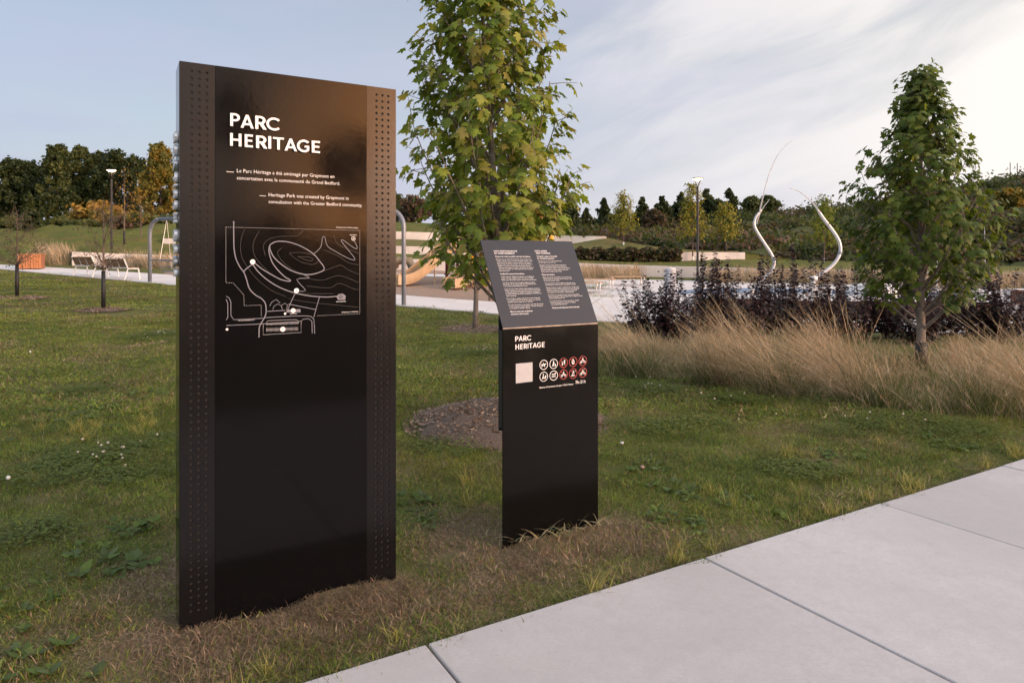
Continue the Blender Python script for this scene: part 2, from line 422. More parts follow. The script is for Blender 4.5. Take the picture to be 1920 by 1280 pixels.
# ------------------------------------------------------------------ the ground
EDGE = Vector((-.331, 2.648, 0)); EA = R(30.6); UE = Vector((math.cos(EA), math.sin(EA), 0)); NE = Vector((-math.sin(EA), math.cos(EA), 0))
def edge_dist(x, y): return (x - EDGE.x) * NE.x + (y - EDGE.y) * NE.y     # > 0 on the lawn
def edge_along(x, y): return (x - EDGE.x) * UE.x + (y - EDGE.y) * UE.y
SW_W = 3.4
def lump(x, y):
    """loose soil heaped against the sign and the lectern, small unevenness everywhere"""
    ca, sa = math.cos(SIGN_A), math.sin(SIGN_A)
    s_ = (x - SIGN_O.x) * ca + (y - SIGN_O.y) * sa; d = (x - SIGN_O.x) * sa - (y - SIGN_O.y) * ca
    b = .04 * np.exp(-((s_ - .62) / .16) ** 2) + .022 * np.exp(-((s_ - .86) / .12) ** 2) - .03 * np.exp(-((s_ - .36) / .10) ** 2) + .006 * np.exp(-((s_ - .13) / .08) ** 2)
    z = b * np.exp(-(np.maximum(d - .02, 0) / .12) ** 2) * (d > -.3)
    ca, sa = math.cos(LECT_A), math.sin(LECT_A)
    s_ = (x - LECT_O.x) * ca + (y - LECT_O.y) * sa; d = (x - LECT_O.x) * sa - (y - LECT_O.y) * ca
    z = z + (.03 * np.exp(-((s_ - .42) / .2) ** 2) + .018 * np.exp(-((s_ - .15) / .12) ** 2)) * np.exp(-(np.maximum(d, 0) / .14) ** 2) * (d > -.3)
    w = .012 * np.sin(x * 2.3 + 1.1 * np.sin(y * 1.7)) * np.cos(y * 2.1 + .6 * np.sin(x * 3.1)) + .005 * np.sin(x * 9 + 2 * np.sin(y * 5)) * np.cos(y * 11)
    return z + w * smooth01(edge_dist(x, y) / .3)
def axis(lo, a, b, hi, step, grow):
    c = list(np.arange(a, b, step)); p = []; d = step; x = a
    while x > lo: d *= grow; x -= d; p.append(x)
    n = []; d = step; x = c[-1]
    while x < hi: d *= grow; x += d; n.append(x)
    return np.array(p[::-1] + c + n)
xs = axis(-700, -6, 8, 700, .09, 1.09); ys = axis(-500, 1.0, 10, 1200, .09, 1.075)
XX, YY = np.meshgrid(xs, ys)
ED = edge_dist(XX, YY)
ZZ = g(XX, YY) - .006 + lump(XX, YY) * np.exp(-(np.hypot(XX, YY - 4) / 30) ** 2)
under = (ED < .03) & (ED > -SW_W - .03)
ZZ = np.where(under, -.10, ZZ)
ZZ = np.where(YY > 44, ZZ - np.clip((YY - 44) * .05, 0, 2.5), ZZ)
ny, nx = XX.shape
V = np.stack([XX, YY, ZZ], -1).reshape(-1, 3)
idx = np.arange(ny * nx).reshape(ny, nx)
a_, b_, c_, d_ = idx[:-1, :-1].ravel(), idx[:-1, 1:].ravel(), idx[1:, 1:].ravel(), idx[1:, :-1].ravel()
T = np.concatenate([np.stack([a_, b_, c_], 1), np.stack([a_, c_, d_], 1)])
_d, _l = lawn_state(XX.ravel(), YY.ravel())
lawn = link('lawn', np_mesh('lawn', V, T, np.stack([_d, _l, _d * 0, _d * 0 + 1], 1), smooth=True), M_soil); tag(lawn, kind='structure')

# sidewalk: separate slabs with open joints over a dark bed
bed = MB(); Ms = Matrix.Translation(EDGE) @ Matrix.Rotation(EA, 4, 'Z')
bed.box((-13, -SW_W, -.09), (40, 0.0, -.03), Ms)
walk = bed.build('sidewalk', M_bed); tag(walk, kind='structure')
for k in range(-7, 22):
    mb = MB(); L = 1.5
    mb.bevbox((k * L + .0055, -SW_W, -.085), ((k + 1) * L - .0055, -.001, .014 + .0015 * math.sin(k * 2.3)), .006, Ms)
    mb.build('slab', M_conc, walk)
# the road beyond the sidewalk, behind the camera
rd = MB(); rd.box((-60, -SW_W - 14, -.3), (90, -SW_W - 5.5, .016), Ms); tag(rd.build('road', M_asph), kind='structure')

# the far path, of slabs, and the plaza
def polyl(pts, n):
    P = np.array([tuple(p) for p in pts]); d = np.r_[0, np.cumsum(np.linalg.norm(np.diff(P, axis=0), axis=1))]
    t = np.linspace(0, d[-1], n); return np.stack([np.interp(t, d, P[:, i]) for i in range(3)], 1)
near_px = [(-150, 492), (0, 505), (150, 519), (281, 530.5), (340, 537), (560, 556.5), (757, 574.5), (890, 586), (1010, 596), (1190, 607)]
far_px = [(-150, 487.5), (0, 497), (150, 505.5), (281, 513.5), (340, 518), (560, 537), (757, 555), (890, 565), (1010, 572.5), (1190, 580)]
PN = polyl([hit(*p) for p in near_px], 25); PF = polyl([hit(*p) for p in far_px], 25)
NEAR_XY = np.array([tuple(hit(*p)) for p in near_px])
def sheet_between(A, B, rows, name, mat, dz, noise=0.0, parent=None):
    V = []; n = len(A)
    for r in range(rows + 1):
        t = r / rows
        for i in range(n):
            x = A[i][0] * (1 - t) + B[i][0] * t; y = A[i][1] * (1 - t) + B[i][1] * t
            V.append((x, y, gz(x, y) + dz))
    F = [(r * n + i, r * n + i + 1, (r + 1) * n + i + 1, (r + 1) * n + i) for r in range(rows) for i in range(n - 1)]
    mb = MB(); mb.v = V; mb.f = F
    return mb.build(name, mat, parent, True)
path = sheet_between(PN, PF, 4, 'path', M_bed, .008); tag(path, kind='structure')
for i in range(len(PN) - 1):
    mb = MB(); vs = []
    e = .008
    for (A, B) in ((PN[i], PN[i + 1]), (PF[i + 1], PF[i])):
        for q, w in ((A, B), (B, A)):
            d = (w - q) / np.linalg.norm(w - q) * e; x, y = (q + d)[:2]; vs.append((x, y, gz(x, y) + .03))
    lo = [(x, y, z - .03) for x, y, z in vs]
    mb.add(vs + lo, [(0, 1, 2, 3), (0, 4, 5, 1), (1, 5, 6, 2), (2, 6, 7, 3), (3, 7, 4, 0)])
    mb.build('slab', M_conc_far, path)
pl_near = [hit(930, 567)] + [hit(*p) for p in ((1010, 573), (1190, 607), (1300, 612), (1500, 618), (1700, 624), (1930, 630), (2300, 640))]
pl_far = [hit(930, 520), hit(1010, 518)] + [hit(*p) for p in ((1100, 521), (1300, 527), (1500, 531), (1700, 531), (1930, 531), (2300, 531))]
plaza = sheet_between(polyl(pl_near, 30), polyl(pl_far, 30), 14, 'plaza', M_conc_far, .022); tag(plaza, kind='structure')
pA, pB = polyl(pl_near, 30), polyl(pl_far, 30)
for t in (.14, .28, .42, .58, .74):                       # sawn joints of the plaza
    m = pA * (1 - t) + pB * t; n_ = (pB - pA) / np.linalg.norm(pB - pA, axis=1)[:, None] * .018
    sheet_between(m, m + n_, 1, 'joint', M_bed, .0265, parent=plaza)
for i in range(2, 29, 2):
    q = np.stack([pA[i] * (1 - t) + pB[i] * t for t in np.linspace(0, 1, 15)])
    sheet_between(q, q + np.array([.018, 0, 0]), 1, 'joint', M_bed, .0265, parent=plaza)
chips_n = [hit(*p) for p in ((300, 514.5), (560, 536.5), (757, 554.5), (890, 564.5), (965, 570))]
chips_f = [Vector((-16.5, 36, 0)), Vector((-11, 37.5, 0)), Vector((-6, 38, 0)), Vector((-2, 38, 0)), Vector((.8, 38, 0))]
chips = sheet_between(polyl(chips_n, 20), polyl(chips_f, 20), 12, 'playground_ground', M_chips, .012); tag(chips, kind='structure')
cpath = sheet_between(polyl([Vector((-16, 33, 0)), Vector((-9, 33.4, 0)), Vector((.8, 33.5, 0))], 12), polyl([Vector((-16.5, 34.6, 0)), Vector((-9, 35.0, 0)), Vector((.8, 35.2, 0))], 12), 3, 'playground_path', M_conc_far, .03); tag(cpath, kind='structure')

# blue bands painted on the splash pad
M_bluepad = pm('blue_pad_paint', (.16, .24, .36), .6, vary=.12, nscale=1.5)
M_greypad = pm('grey_pad_paint', (.36, .38, .42), .6, vary=.1, nscale=1.5)
pad = None
for j, (pts0, pts1, mt) in enumerate([
        ([(1262, 553), (1320, 551), (1400, 550), (1520, 551)], [(1268, 547), (1320, 542), (1400, 541), (1520, 543)], M_bluepad),
        ([(1560, 553), (1650, 555), (1800, 560)], [(1560, 545), (1650, 547), (1800, 550)], M_bluepad),
        ([(1290, 566), (1340, 566), (1400, 563)], [(1290, 556), (1340, 556), (1400, 556)], M_greypad)]):
    o = sheet_between(polyl([hit(*p) for p in pts0], 14), polyl([hit(*p) for p in pts1], 14), 2, 'painted_band', mt, .0275, parent=plaza)

# terraces, berm and hill behind: sheets lofted through stations
def loft(name, rows, mat, sub=3, step=20, amp=.0, seed=0, pr=None):
    lo = min(p[0] for p in rows[0]); hi = max(p[0] for p in rows[0])
    if pr: lo, hi = pr
    px = np.arange(lo, hi + .1, step); r_ = np.random.default_rng(seed)
    G = []
    for row in rows:
        a = np.array(row, float); py = np.interp(px, a[:, 0], a[:, 1]); Y = np.interp(px, a[:, 0], a[:, 2])
        G.append(np.stack([(px - 960) / 1280 * Y, Y, CAM_H + (487 - py) / 1280 * Y], 1))
    out = []
    for i in range(len(G) - 1):
        for k in range(sub): t = k / sub; out.append(G[i] * (1 - t) + G[i + 1] * t)
    out.append(G[-1]); A = np.stack(out)
    if amp:
        n = r_.normal(0, 1, A.shape[:2]); n = (n + np.roll(n, 1, 0) + np.roll(n, 1, 1) + np.roll(n, -1, 1)) / 2
        n[0] = 0
        A[..., 2] += amp * n
    ny, nx = A.shape[:2]; idx = np.arange(ny * nx).reshape(ny, nx)
    a_, b_, c_, d_ = idx[:-1, :-1].ravel(), idx[:-1, 1:].ravel(), idx[1:, 1:].ravel(), idx[1:, :-1].ravel()
    T = np.concatenate([np.stack([a_, b_, c_], 1), np.stack([a_, c_, d_], 1)])
    o = link(name, np_mesh(name, A.reshape(-1, 3), T, smooth=True), mat); tag(o, kind='structure')
    return o, A
W1T = [(135, 472, 34), (324, 479, 35.5), (560, 482, 37), (742, 485, 38), (1085, 493, 38), (1190, 497, 37.5), (1500, 505, 35), (1930, 512, 31.5), (2300, 516, 29)]
W2T = [(305, 447, 42), (742, 461, 42), (1187, 472, 43.5), (1397, 473, 44)]
W3T = [(560, 431, 47), (742, 434, 47), (1000, 441, 48), (1137, 443, 48.5)]
def wall(name, T_, base, label, thick=.3, step=22):
    a = np.array(T_, float); px = np.arange(a[0, 0], a[-1, 0] + step * .99, step); px[-1] = a[-1, 0]
    Y = np.interp(px, a[:, 0], a[:, 2]); py = np.interp(px, a[:, 0], a[:, 1])
    X = (px - 960) / 1280 * Y; Z = CAM_H + (487 - py) / 1280 * Y
    vs = []; fs = []; n = len(px)
    for dy, zz in ((0, Z - base), (0, Z), (thick, Z), (thick, Z - base)):
        vs += [(X[i] * (1 + dy / Y[i]), Y[i] + dy, zz[i]) for i in range(n)]
    for i in range(n - 1):
        for q in range(3): fs.append((q * n + i, q * n + i + 1, (q + 1) * n + i + 1, (q + 1) * n + i))
    fs.append((0, n, 2 * n, 3 * n)); fs.append((n - 1, 4 * n - 1, 3 * n - 1, 2 * n - 1))
    mb = MB(); mb.add(vs, fs); o = mb.build(name, M_wall)
    return tag(o, label, 'wall', 'concrete retaining walls of the terraces')
wall('retaining_wall', W1T, 1.3, 'long lowest pale concrete retaining wall behind the playground and splash pad')
wall('retaining_wall', W2T, .75, 'middle pale concrete terrace wall ending in a square corner behind the lamp')
wall('retaining_wall', W3T, .75, 'highest pale concrete terrace wall above the slides, ending at the mound')
sh = lambda T_, dy, dp=0: [(p, y + dp, Y + dy) for p, y, Y in T_]
loft('lower_terrace', [sh(W1T, .28, .6), [(135, 466, 38), (305, 457, 42.1), (742, 475, 42.1), (1187, 488, 43.6), (1263, 489, 43.7), (1397, 485.5, 44.2), (1500, 487, 46), (1700, 494, 44), (1930, 500, 42), (2300, 500, 42)]], M_slope, 4, 25, .02, 1)
loft('middle_terrace', [sh(W2T, .28, .4), [(305, 440, 46.5), (560, 443, 47.1), (742, 447.5, 47.1), (1000, 457, 48.1), (1075, 456, 48.4), (1137, 446, 48.8), (1180, 455, 48), (1260, 466, 46.5), (1397, 471.5, 46)]], M_bare, 4, 15, .02, 2)
loft('upper_terrace', [sh(W3T, .28, .4), [(560, 417, 54), (742, 417, 54), (900, 424, 54), (1000, 434, 54), (1137, 441, 52)], [(560, 414, 70), (742, 415, 70), (1000, 430, 70), (1137, 438, 70)]], M_slope, 4, 20, .03, 3)
loft('berm', [[(-300, 494, 31.5), (0, 497.5, 33.2), (80, 500, 33.6), (134, 500, 34.2), (135, 474, 34.4), (324, 480, 35.9), (560, 483, 37.4)],
              [(-300, 474, 36), (0, 474, 37), (80, 474, 37), (135, 467, 38), (304, 458, 42.0), (560, 456, 42.4)],
              [(-300, 446, 42), (0, 444, 42), (135, 444, 42), (304, 446, 43.5), (560, 445, 47)],
              [(-300, 427, 48), (0, 427, 48), (135, 424, 48), (324, 421, 50), (560, 417, 54)],
              [(-300, 424, 75), (0, 424, 75), (324, 420, 75), (560, 414, 75)]], M_slope, 5, 18, .09, 4)
HILL = [[(1040, 452, 49), (1137, 447, 49), (1180, 456, 48.2), (1260, 467, 46.7), (1397, 472.5, 46.2), (1500, 488, 46.2), (1700, 495, 44.2), (1930, 500.5, 42.2), (2300, 502, 42)],
        [(1040, 446, 56), (1137, 443, 58), (1260, 450, 58), (1400, 450, 58), (1500, 452, 58), (1700, 445, 55), (1930, 425, 53), (2300, 420, 53)],
        [(1040, 430, 80), (1137, 424, 80), (1260, 412, 82), (1400, 400, 84), (1500, 396, 84), (1600, 390, 82), (1750, 360, 78), (1930, 326, 74), (2300, 285, 70)],
        [(1040, 440, 120), (1260, 425, 120), (1500, 420, 120), (1750, 400, 115), (1930, 370, 110), (2300, 330, 105)]]
_, HG = loft('hill', HILL, M_hill, 8, 14, .22, 5)
loft('hill_foot', [[(p, y + 22, Y - .15) for p, y, Y in HILL[0]], [(p, y - .6, Y + .1) for p, y, Y in HILL[0]]], M_slope, 2, 14)

# ------------------------------------------------------------------ lettering
def _arc(cx, cy, r, a0, a1, n=14): return [(cx + r * math.cos(R(a0 + (a1 - a0) * i / n)), cy + r * math.sin(R(a0 + (a1 - a0) * i / n))) for i in range(n + 1)]
_w = .175
GL = {
 'H': (.74, [[(0,0),(0,1),(_w,1),(_w,.58),(.74-_w,.58),(.74-_w,1),(.74,1),(.74,0),(.74-_w,0),(.74-_w,.42),(_w,.42),(_w,0)]]),
 'E': (.55, [[(0,0),(0,1),(.55,1),(.55,.85),(_w,.85),(_w,.59),(.5,.59),(.5,.44),(_w,.44),(_w,.15),(.55,.15),(.55,0)]]),
 'I': (_w, [[(0,0),(0,1),(_w,1),(_w,0)]]),
 'T': (.74, [[(.37-_w/2,0),(.37-_w/2,.85),(0,.85),(0,1),(.74,1),(.74,.85),(.37+_w/2,.85),(.37+_w/2,0)]]),
 'A': (.9, [[(0,0),(.365,1),(.535,1),(.9,0),(.71,0),(.635,.22),(.265,.22),(.19,0)], [(.32,.37),(.58,.37),(.45,.75)]]),
 'P': (.62, [[(0,0),(0,1)] + _arc(.31,.69,.31,90,-90) + [(_w,.38),(_w,0)], [(_w,.85)] + _arc(.30,.69,.155,90,-90)[:] + [(_w,.535)]]),
 'R': (.68, [[(0,0),(0,1)] + _arc(.31,.69,.31,90,-58) + [(.68,0),(.475,0),(.265,.38),(_w,.38),(_w,0)], [(_w,.85)] + _arc(.30,.69,.155,90,-90) + [(_w,.535)]]),
 'C': (.80, [_arc(.5,.5,.515,42,318,26) + _arc(.5,.5,.35,318,42,24)]),
 'G': (.93, [_arc(.5,.5,.515,42,318,26) + [(.9,.53),(.55,.53),(.55,.38),(.735,.38),(.735,.26)] + _arc(.5,.5,.345,312,42,24)]),
}
def glyph(ch, depth):
    w, polys = GL[ch]
    cu = bpy.data.curves.new('glyph', 'CURVE'); cu.dimensions = '2D'; cu.fill_mode = 'BOTH'; cu.extrude = depth / 2
    for P in polys:
        sp_ = cu.splines.new('POLY'); sp_.points.add(len(P) - 1)
        for i, (x, y) in enumerate(P): sp_.points[i].co = (x, y, 0, 1)
        sp_.use_cyclic_u = True
    o = bpy.data.objects.new('tmp', cu); me = bpy.data.meshes.new_from_object(o); bpy.data.objects.remove(o); bpy.data.curves.remove(cu)
    return me
def text_mesh(body, bold=0.0):
    cu = bpy.data.curves.new('txt', 'FONT'); cu.body = body; cu.size = 1; cu.resolution_u = 2; cu.offset = bold
    o = bpy.data.objects.new('tmp', cu); me = bpy.data.meshes.new_from_object(o); bpy.data.objects.remove(o); bpy.data.curves.remove(cu)
    n = len(me.vertices); co = np.empty(n * 3, np.float32); me.vertices.foreach_get('co', co); co = co.reshape(-1, 3)
    co[:, 0] -= co[:, 0].min()
    me.vertices.foreach_set('co', co.ravel()); me.update()
    return me, float(co[:, 0].max()), co
class Face:
    """a flat printed face: origin, u along, w up, n outwards"""
    def __init__(s, O, u, w): s.O = O; s.u = u.normalized(); s.w = w.normalized(); s.n = s.u.cross(s.w).normalized()
    def sz(s, px, py):
        o = Vector((0, 0, CAM_H)); d = Vector(((px - 960) / 1280, 1, (487 - py) / 1280))
        t = (s.O - o).dot(s.n) / d.dot(s.n); p = o + d * t - s.O
        return p.dot(s.u), p.dot(s.w)
    def mat(s, a, b, sx, sy, off):
        m = Matrix.Identity(4)
        for i in range(3):
            m[i][0] = s.u[i] * sx; m[i][1] = s.w[i] * sy; m[i][2] = s.n[i]; m[i][3] = (s.O + s.u * a + s.w * b + s.n * off)[i]
        return m
    def p(s, a, b, off): return s.O + s.u * a + s.w * b + s.n * off
def place(o, parent, M):
    o.parent = parent; o.matrix_parent_inverse = parent.matrix_world.inverted(); o.matrix_basis = M
    return o
def baked(name, me, M, mat, parent):
    me.transform(M); o = link(name, me, mat); o.parent = parent; o.matrix_parent_inverse = parent.matrix_world.inverted(); return o
def wbuild(mb, name, mat, parent, smooth=False):
    """mesh given in world coordinates, parented without moving it"""
    o = mb.build(name, mat, None, smooth); o.parent = parent; o.matrix_parent_inverse = parent.matrix_world.inverted(); return o
def text_on(face, body, p0, p1, mat, parent, off=.0009, bold=0.0, hscale=1.0, name='text_line'):
    a0, b0 = face.sz(*p0); a1, b1 = face.sz(*p1)
    me, w, co = text_mesh(body, bold); sc_ = (a1 - a0) / w
    return baked(name, me, face.mat(a0, b0, sc_, sc_ * hscale, off), mat, parent)
def ribbon(mb, face, pts, w, off=.0009, closed=False):
    """flat line of width w (metres) through (a,b) points on a face"""
    P = [Vector((a, b)) for a, b in pts]
    if closed: P = P + [P[0]]
    n = len(P); L = []; Rr = []
    for i in range(n):
        a = P[i - 1] if i > 0 else (P[-2] if closed else P[0]); b = P[i + 1] if i < n - 1 else (P[1] if closed else P[-1])
        t = (b - a)
        if t.length < 1e-9: t = Vector((1, 0))
        t.normalize(); k = Vector((-t.y, t.x)) * w / 2; L.append(P[i] + k); Rr.append(P[i] - k)
    vs = [face.p(q.x, q.y, off) for q in L] + [face.p(q.x, q.y, off) for q in Rr]
    mb.add(vs, [(n + i, n + i + 1, i + 1, i) for i in range(n - 1)])
def disc(mb, face, a, b, r, off=.0009, n=20, ry=None):
    vs = [face.p(a + r * math.cos(2 * math.pi * k / n), b + (ry or r) * math.sin(2 * math.pi * k / n), off) for k in range(n)]
    mb.add(vs, [tuple(range(n))])
def ring(mb, face, a, b, r, w, off=.0009, n=24): ribbon(mb, face, [(a + r * math.cos(2 * math.pi * k / n), b + r * math.sin(2 * math.pi * k / n)) for k in range(n)], w, off, True)
def smoothpts(P, n=4):
    out = []; m = len(P)
    for i in range(m - 1):
        p0, p1, p2, p3 = P[max(i - 1, 0)], P[i], P[i + 1], P[min(i + 2, m - 1)]
        for k in range(n):
            t = k / n
            out.append(tuple(.5 * ((2 * p1[j]) + (-p0[j] + p2[j]) * t + (2 * p0[j] - 5 * p1[j] + 4 * p2[j] - p3[j]) * t * t + (-p0[j] + 3 * p1[j] - 3 * p2[j] + p3[j]) * t ** 3) for j in range(len(p1))))
    out.append(tuple(P[-1])); return out

# ------------------------------------------------------------------ the tall entrance sign
def gloss(name, col, rough, wav=.0, wsc=30., spec=.5, smudge=.1):
    s = NT(name); v = s.pos(); n = s.noise(v, 5, 5, .6)
    s.p.inputs['Base Color'].default_value = col + (1,); s.p.inputs['Specular IOR Level'].default_value = spec
    s.l(s.rng(n, .3, .75, rough, rough + smudge), s.p.inputs['Roughness'])
    if wav: s.bump(s.noise(v, wsc, 3, .5), wav, .002)
    return s.m
M_blackgloss = gloss('black_gloss_panel', (.004, .004, .0045), .085, .06, 45, .17, .05)
M_blacksatin = gloss('black_satin_powder_coat', (.006, .006, .007), .18, .08, 600, .27, .04)
M_hole = pm('hole_back', (.004, .004, .004), .7)
M_print = pm('white_print', (.74, .74, .75), .5, vary=.04)
M_letter = pm('white_acrylic_letter', (.88, .88, .88), .35, vary=.02)
M_silver = pm('silver_letter', (.78, .79, .82), .3, metal=.6, vary=.05)
M_mapline = pm('map_line_print', (.16, .17, .21), .5, vary=.05)
M_mapdim = pm('map_contour_print', (.03, .03, .034), .5, vary=.05)
M_mapmid = pm('map_dash_print', (.34, .34, .36), .5, vary=.05)
M_red = pm('red_print', (.34, .03, .028), .5, vary=.05)

ca, sa = math.cos(SIGN_A), math.sin(SIGN_A)
S_MAT = Matrix(((ca, -sa, 0, SIGN_O.x), (sa, ca, 0, SIGN_O.y), (0, 0, 1, 0), (0, 0, 0, 1)))
sign = empty('entrance_sign', mat=S_MAT); bpy.context.view_layer.update()
tag(sign, 'tall black monolith park sign with white raised lettering and a line map', 'sign')
FS = Face(SIGN_O, Vector((ca, sa, 0)), Vector((0, 0, 1)))
SW_ = FS.sz(742.5, 600)[0]; SH_ = 2.300; ST_ = .17
sL = FS.sz(403, 600)[0]; sR = FS.sz(687.5, 600)[0]
mb = MB(); mb.bevbox((.0, .012, -.25), (SW_, ST_, SH_), .003); mb.build('body', M_blackgloss, sign)
mb = MB(); mb.bevbox((sL + .0008, -.0015, -.2), (sR - .0008, .0115, SH_ - .001), .0008); mb.build('front_panel', M_blackgloss, sign)
def perf(x0, x1, first, cols, rows, name):
    """a plate with rows of real round holes"""
    mb = MB(); pitch = .0284; r = .0062; n = 10
    xa = (x0 + x1) / 2 - pitch * cols / 2 + first; z1 = SH_ - .001 - .022
    zs = z1 - pitch * rows
    def q(a, b, c, d): mb.add([(a, 0, c), (b, 0, c), (b, 0, d), (a, 0, d)], [(0, 1, 2, 3)])
    xb = xa + pitch * cols
    q(x0, xa, -.2, SH_ - .001); q(xb, x1, -.2, SH_ - .001); q(xa, xb, z1, SH_ - .001); q(xa, xb, -.2, zs)
    for i in range(cols):
        for j in range(rows):
            cx_, cz_ = xa + (i + .5) * pitch, z1 - (j + .5) * pitch; h = pitch / 2
            an = [2 * math.pi * (k + .5) / n for k in range(n)]
            inner = [(cx_ + r * math.cos(a), 0, cz_ + r * math.sin(a)) for a in an]
            outer = []
            for a in an:
                m = max(abs(math.cos(a)), abs(math.sin(a))); outer.append((cx_ + h * math.cos(a) / m, 0, cz_ + h * math.sin(a) / m))
            back = [(x, .0042, z) for x, y, z in inner]
            fs = [(k, (k + 1) % n, n + (k + 1) % n, n + k) for k in range(n)] + [(n + k, n + (k + 1) % n, 2 * n + (k + 1) % n, 2 * n + k) for k in range(n)]
            mb.add(outer + inner + back, fs)
            for sx_ in (-1, 1):                         # the four corners left over between the ring and the square cell
                for sz_ in (-1, 1):
                    c = (cx_ + sx_ * h, 0, cz_ + sz_ * h)
                    near = sorted(range(n), key=lambda k: (outer[k][0] - c[0]) ** 2 + (outer[k][2] - c[2]) ** 2)[:2]
                    mb.add([c, outer[near[0]], outer[near[1]]], [(0, 1, 2)])
    for (a, b) in ((x0, x0), (x1, x1)): mb.add([(a, 0, -.2), (a, .011, -.2), (a, .011, SH_ - .001), (a, 0, SH_ - .001)], [(0, 1, 2, 3)])
    mb.add([(x0, 0, SH_ - .001), (x1, 0, SH_ - .001), (x1, .011, SH_ - .001), (x0, .011, SH_ - .001)], [(0, 1, 2, 3)])
    o = mb.build(name, M_blacksatin, sign)
    b2 = MB(); b2.box((x0 + .002, .0044, -.19), (x1 - .002, .0112, SH_ - .004)); b2.build('hole_backing', M_hole, o)
perf(.0004, sL, .006, 3, 78, 'perforated_strip'); perf(sR, SW_ - .0004, .004, 3, 78, 'perforated_strip')
bpy.context.view_layer.update()
# raised title
zoomA = lambda x, y: (320 + x / 4, 100 + y / 4)
def title(letters, base):
    for ch, x0, x1, yb, yt in letters:
        a0, b0 = FS.sz(*zoomA(x0, yb)); a1, _ = FS.sz(*zoomA(x1, yb)); _, b1 = FS.sz(*zoomA(x0, yt))
        me = glyph(ch, .010); w = GL[ch][0]
        o = baked('letter', me, FS.mat(a0, b0, (a1 - a0) / w, b1 - b0, .0115), M_letter, sign)
title([('P', 443, 515, 549, 453), ('A', 520, 618, 562, 463), ('R', 630, 714, 571, 473), ('C', 714, 804, 578, 484)], 0)
title([('H', 442, 526, 697, 602), ('E', 551, 612, 706, 611), ('R', 636, 720, 714, 620), ('I', 727, 748, 719, 626), ('T', 762, 844, 724, 632), ('A', 848, 941, 733, 641), ('G', 943, 1036, 741, 650), ('E', 1052, 1113, 748, 659)], 0)
for body, p0, p1 in (('Le Parc Héritage a été aménagé par Graymont en', (496, 893), (1226, 936)),
                     ('concertation avec la communauté du Grand Bedford.', (496, 946), (1269, 988)),
                     ('Heritage Park was created by Graymont in', (734, 1073), (1333, 1099)),
                     ('consultation with the Greater Bedford community.', (734, 1124), (1436, 1150))):
    text_on(FS, body, zoomA(*p0), zoomA(*p1), M_print, sign, off=.0021, bold=.0, hscale=1.05)
mb = MB(); ribbon(mb, FS, [FS.sz(*zoomA(416, 888)), FS.sz(*zoomA(473, 892))], .002, .0021); wbuild(mb, 'dash_mark', M_print, sign)
mb = MB(); ribbon(mb, FS, [FS.sz(*zoomA(665, 1068)), FS.sz(*zoomA(714, 1071))], .002, .0021); wbuild(mb, 'dash_mark', M_print, sign)
# raised letters on the narrow left side, read from the bottom up
zc = lambda py: CAM_H + (487 - py) / 1280 * 2.81
FLn = Vector((-ca, -sa, 0))
for ch, y0, y1 in (('P', 518, 503), ('A', 500, 479), ('R', 475, 457), ('C', 453, 432), ('H', 418, 399), ('E', 392, 377), ('R', 371, 353), ('I', 350, 346), ('T', 343, 324), ('A', 319, 296), ('G', 293, 271), ('E', 266, 249)):
    me = glyph(ch, .012); w = GL[ch][0]; z0, z1 = zc(y0), zc(y1)
    m = Matrix.Identity(4); O_ = SIGN_O + Vector((-sa, ca, 0)) * .135
    for i in range(3):
        m[i][0] = (0, 0, (z1 - z0) / w)[i]; m[i][1] = (sa * .085, -ca * .085, 0)[i] * 1.0; m[i][2] = FLn[i]; m[i][3] = (O_ + FLn * .008 + Vector((0, 0, z0)))[i]
    baked('letter', me, m, M_silver, sign)

# printed map
zb = lambda x, y: (400 + x / 5.12, 400 + y / 5.12)
def mp_(pts, sm=0):
    q = [FS.sz(*zb(*p)) for p in pts]
    return smoothpts(q, sm) if sm else q
def mline(name, lists, w, mat, off=.0021, sm=5):
    mb = MB()
    for k, L_ in enumerate(lists): ribbon(mb, FS, mp_(L_, sm), w, off + k * .00003)
    return wbuild(mb, name, mat, sign)
mline('map_path', [
    [(195, 80), (195, 200), (198, 330), (215, 430), (255, 515), (292, 565), (320, 640), (345, 720), (400, 780), (465, 820), (500, 870), (505, 950), (490, 1000), (460, 1050), (440, 1100), (438, 1190)],
    [(292, 556), (330, 520), (378, 488)],
    [(378, 490), (430, 560), (520, 640), (640, 712), (770, 760), (900, 788), (1020, 800), (1100, 802), (1190, 795)],
    [(400, 480), (470, 535), (560, 590), (650, 635), (725, 652), (738, 640), (690, 612), (620, 545), (565, 470), (535, 380), (535, 330), (545, 300)],
    [(545, 300), (590, 275), (650, 268), (740, 280), (850, 320), (960, 390), (1020, 460), (1060, 515), (1050, 550), (960, 582), (870, 585), (760, 555), (660, 495), (580, 420), (545, 350), (540, 315)]], .0043, M_mapline)
mline('map_path', [[(965, 385), (1030, 325), (1045, 235), (1058, 225), (1072, 235), (1095, 315), (1180, 370), (1280, 425), (1345, 448), (1355, 430), (1300, 360), (1230, 270), (1240, 255), (1290, 290), (1360, 338), (1380, 325), (1352, 265)],
                   [(870, 590), (920, 620), (800, 634), (885, 738), (800, 745)]], .0026, M_mapline, .00215, 3)
